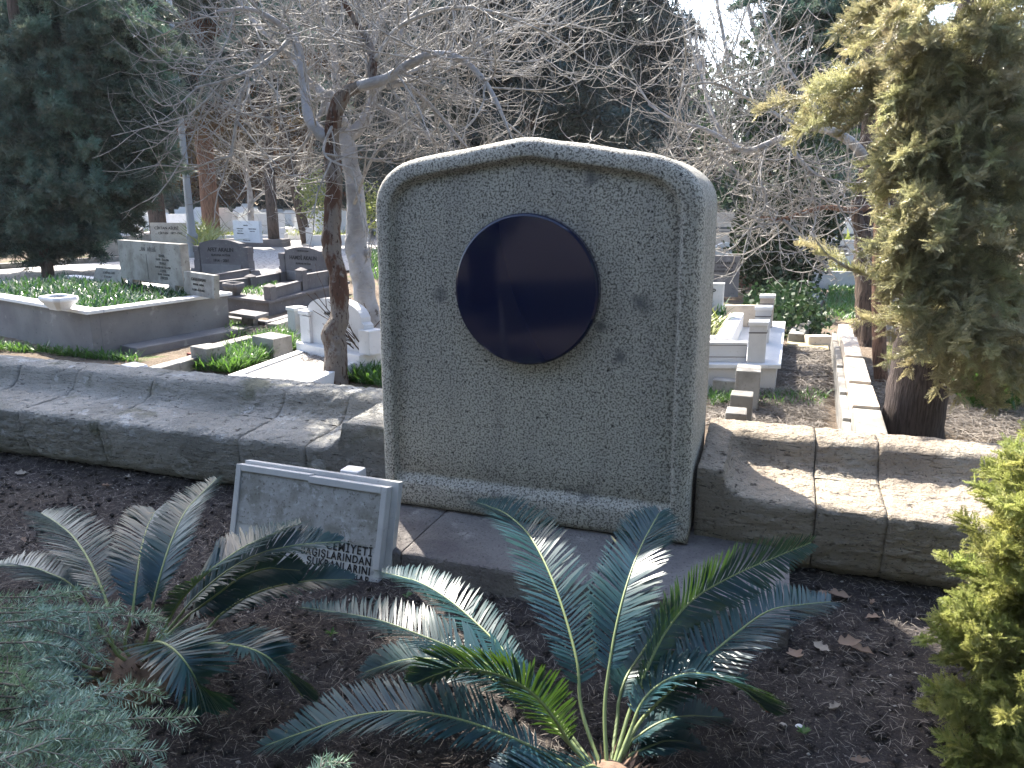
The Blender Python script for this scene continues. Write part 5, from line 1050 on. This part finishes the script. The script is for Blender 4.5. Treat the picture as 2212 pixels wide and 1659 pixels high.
# iris-like plants at right
blades('iris_clump',m_blade,gs([(2080,880),(2200,890),(2200,840),(2080,850)],.17),420,.34,.022,20,'upright dark green iris-like leaves below the olive cypress',lean_=.5)
blades('grass_tufts',m_bladey,gs([(1900,800),(2100,830),(2080,760),(1900,750)],.17),700,.12,.008,21,'sparse yellow-green grass right of the cypress trunk',segs=1)
blades('grass_tufts',m_blade,gs([(1535,880),(1600,870),(1600,840),(1530,850)],.17),420,.09,.008,22,'small green grass patch by the worn corner blocks',segs=1)
blades('grass_tufts',m_blade,gs([(1640,880),(1780,880),(1790,850),(1640,850)],.17),260,.08,.007,23,'thin green grass on the dirt strip beside the low wall',segs=1)
# brush and litter
def litter(name,mat,samp,n,Ls,wd,seed,label,z=.01,lift=.35):
    r=np.random.default_rng(seed); P=samp(r,n); P[:,2]+=z*r.random(n); a=r.random(n)*2*PI; D=unit(np.stack([np.cos(a),np.sin(a),r.normal(0,lift*.4,n)],1)); N=unit(np.stack([r.normal(0,.5,n),r.normal(0,.5,n),np.ones(n)],1))
    N=unit(np.cross(D,unit(np.cross(N,D)))); nb=NB(); nb.add(*strips(P,D,N,Ls*(.4+1.2*r.random(n)),wd,bend=.25,segs=3)); o=link(name,nb.mesh(name),mat); o['kind']='stuff'; o['label']=label; return o
bed=quadsamp((-5.6,.9),(2.4,.9),(2.4,3.5),(-6.2,3.5),.012)
litter('fallen_twigs',m_straw,bed,30000,.035,.0019,31,'fine dry twigs and fibres scattered over the garden soil',z=.02)
litter('brush',m_straw,gs([(1640,850),(1790,850),(1785,760),(1690,750)],.17),5200,.16,.006,32,'brown dry brush covering the strip between marble grave and low wall',z=.05)
litter('brush',m_straw,gs([(1880,935),(2212,960),(2212,830),(1860,790)],.17),6000,.12,.004,33,'dry twigs under the cypress right of the low wall',z=.04)
litter('brush',m_straw,gs([(1530,920),(1780,925),(1780,860),(1530,860)],.17),3800,.08,.004,34,'dry needles on the shaded dirt behind the right bench',z=.03)
litter('brush',m_bark,gs([(640,780),(790,790),(800,765),(660,752)],.29),900,.05,.004,35,'dark dirt and twigs on the white marble slab',z=.01)
litter('brush',m_straw,gs([(600,740),(650,735),(600,705),(540,712)],.22),500,.12,.004,36,'dry stalks beside the stained square block',z=.05)
def clods(name,mat,samp,n,s0,s1,seed,label):
    r=np.random.default_rng(seed); P=samp(r,n); s=s0+(s1-s0)*r.random(n)**3; base=np.array([[1,0,0],[-1,0,0],[0,1,0],[0,-1,0],[0,0,1],[0,0,-1.]]); T=np.array([[0,2,4],[2,1,4],[1,3,4],[3,0,4],[2,0,5],[1,2,5],[3,1,5],[0,3,5]])
    V=P[:,None,:]+base[None]*(s[:,None,None]*(.6+.6*r.random((n,6,1))))*np.array([1,1,.7]); v=V.reshape(-1,3); f=(np.arange(n)[:,None,None]*6+T[None]).reshape(-1,3)
    o=link(name,mesh_np(name,v,f),mat); o['kind']='stuff'; o['label']=label
clods('soil_clods',m_soil,bed,14000,.003,.022,41,'dark crumbs of soil all over the bed'); clods('pebbles',m_peb,bed,2600,.003,.010,42,'small pale pebbles scattered on the soil')
m_leaf2=M('grey_dead_leaf',(.27,.24,.20),[('noise',20,.45,.65,(.17,.14,.12))],rough=.85,bumps=[('noise',60,.6,.004)],trans=.1)
def dry_leaf(px,py,s,rz,label,mat=m_leaf,name='dry_leaf',cat='leaf'):
    P=G(px,py,.02); bm=bmesh.new(); r=random.Random(px); vs=[];nn=11; cur=r.random(); mat=m_leaf2 if px%2 else mat; s*=r.uniform(.8,1.05)
    for i in range(nn):
        t=i/(nn-1); w_=s*.32*math.sin(PI*min(1,t*1.05))**.8*(1+.35*math.sin(t*17+px))
        x=s*(t-.5); zc=.004+s*r.uniform(.05,.22)*(abs(t-.5)*2)**2+r.uniform(0,.005); cu=.12+.5*cur; vs.append([bm.verts.new((x,-w_*(1-.5*cur),zc+w_*cu)),bm.verts.new((x,0,zc)),bm.verts.new((x,w_*(1-.6*cur),zc+w_*(cu+.2)))])
    for a,b in zip(vs[:-1],vs[1:]):
        bm.faces.new((a[0],b[0],b[1],a[1])); bm.faces.new((a[1],b[1],b[2],a[2]))
    me=bm_mesh(name,bm,True); o=link(name,me,mat); o.location=(P.x,P.y,.012); o.rotation_euler=(rnd.uniform(-.3,.3),rnd.uniform(-.2,.2),rz); tag(o,label,cat); return o
for px,py,s,rz,lab in ((1812,1288,.12,.3,'large curled brown leaf nearest the bench underside right of the step'),(1780,1285,.08,1.9,'upright brown leaf just left of the large curled one under the right bench'),(1884,1302,.06,1.2,'small brown leaf right of the large curled leaf'),(1888,1335,.07,.1,'lobed pinkish-brown leaf in the soil right of the step'),
 (1832,1390,.10,.5,'rolled grey-brown leaf lying on the soil at right'),(1862,1407,.09,-.2,'pale crinkled leaf right beside the rolled leaf'),(1720,1415,.10,2.0,'split brown leaf standing beside the step corner'),(1775,1400,.09,-.6,'long brown leaf between the split leaf and the rolled leaf'),(1805,1530,.07,.9,'pale beige crumpled leaf on the bare soil lower right'),
 (1860,1645,.06,.1,'pinkish leaf at the bottom edge right of the cycad'),(230,1050,.07,1.2,'pale leaf standing on the soil below the left bench joint'),(45,1022,.08,.4,'crumpled beige leaf at the far left of the soil'),(275,1032,.07,0,'broad brown leaf under the left bench edge'),(192,1128,.06,.3,'pinkish leaf behind the left cycad fronds'),
 (52,1168,.07,-.4,'pale leaf at the left edge above the cycad'),(436,1250,.05,0,'pale leaf flake between the left cycad and the plaque'),(478,1541,.05,.5,'round pale leaf between the two cycads low down')):
    dry_leaf(px,py,s,rz,lab)
def stone(px,py,s,label,mat,sq=(1,.8,.6)):
    P=G(px,py,.01); bm=bmesh.new(); bmesh.ops.create_icosphere(bm,subdivisions=2,radius=s,matrix=Matrix.Diagonal((*sq,1)))
    for v_ in bm.verts: v_.co*=1+.5*fbm(v_.co+Vector((px,0,0)),18)
    o=link('stone',bm_mesh('stone',bm),mat); o.location=(P.x,P.y,s*.3); o.rotation_euler=(0,0,px); tag(o,label,'stone')
stone(1660,1524,.022,'red-brown brick chip on the soil right of the big cycad',m_brick,(1.4,.8,.6)); stone(1690,1563,.014,'small white stone below the brick chip',m_peb); stone(1725,1565,.012,'white pebble right of the small white stone',m_white); stone(1110,1443,.012,'grey stone lump between cycad fronds in the middle',m_peb)
# weeds
for k,(px,py) in enumerate(((716,1370),(1230,1300),(880,1290),(1735,1585),(640,1235))):
    P=G(px,py,.015); nb=NB(); r=np.random.default_rng(k); n_=9; a=r.random(n_)*6.3; D=unit(np.stack([np.cos(a),np.sin(a),.5+r.random(n_)],1)); N=unit(np.cross(D,np.cross([0,0,1.],D)+.01)); nb.add(*strips(np.repeat([tuple(P)],n_,0),D,N,.03,.014,bend=.2))
    tag(link('weed',nb.mesh('weed'),m_blade),('tiny green weed in the soil between the two cycads','tiny green weed at the foot of the step in front of the monument','tiny green weed in the soil below the right side of the plaque','tiny green weed right of the big cycad crown','tiny green weed beside the lower left edge of the plaque')[k],'weed')

# thin morning haze over the whole cemetery
mv=bpy.data.materials.new('haze'); mv.use_nodes=True; nt=mv.node_tree; nt.nodes.remove(nt.nodes['Principled BSDF']); pv=nt.nodes.new('ShaderNodeVolumePrincipled'); pv.inputs['Density'].default_value=.0005; pv.inputs['Color'].default_value=(.93,.94,1,1); pv.inputs['Anisotropy'].default_value=0; nt.links.new(pv.outputs[0],nt.nodes['Material Output'].inputs['Volume'])
bm=bmesh.new(); boxbm(bm,Vector(),X_,Y_,Z_,-255,255,-62,425,-1.1,24); tag(link('haze',bm_mesh('haze',bm),mv),kind='stuff')
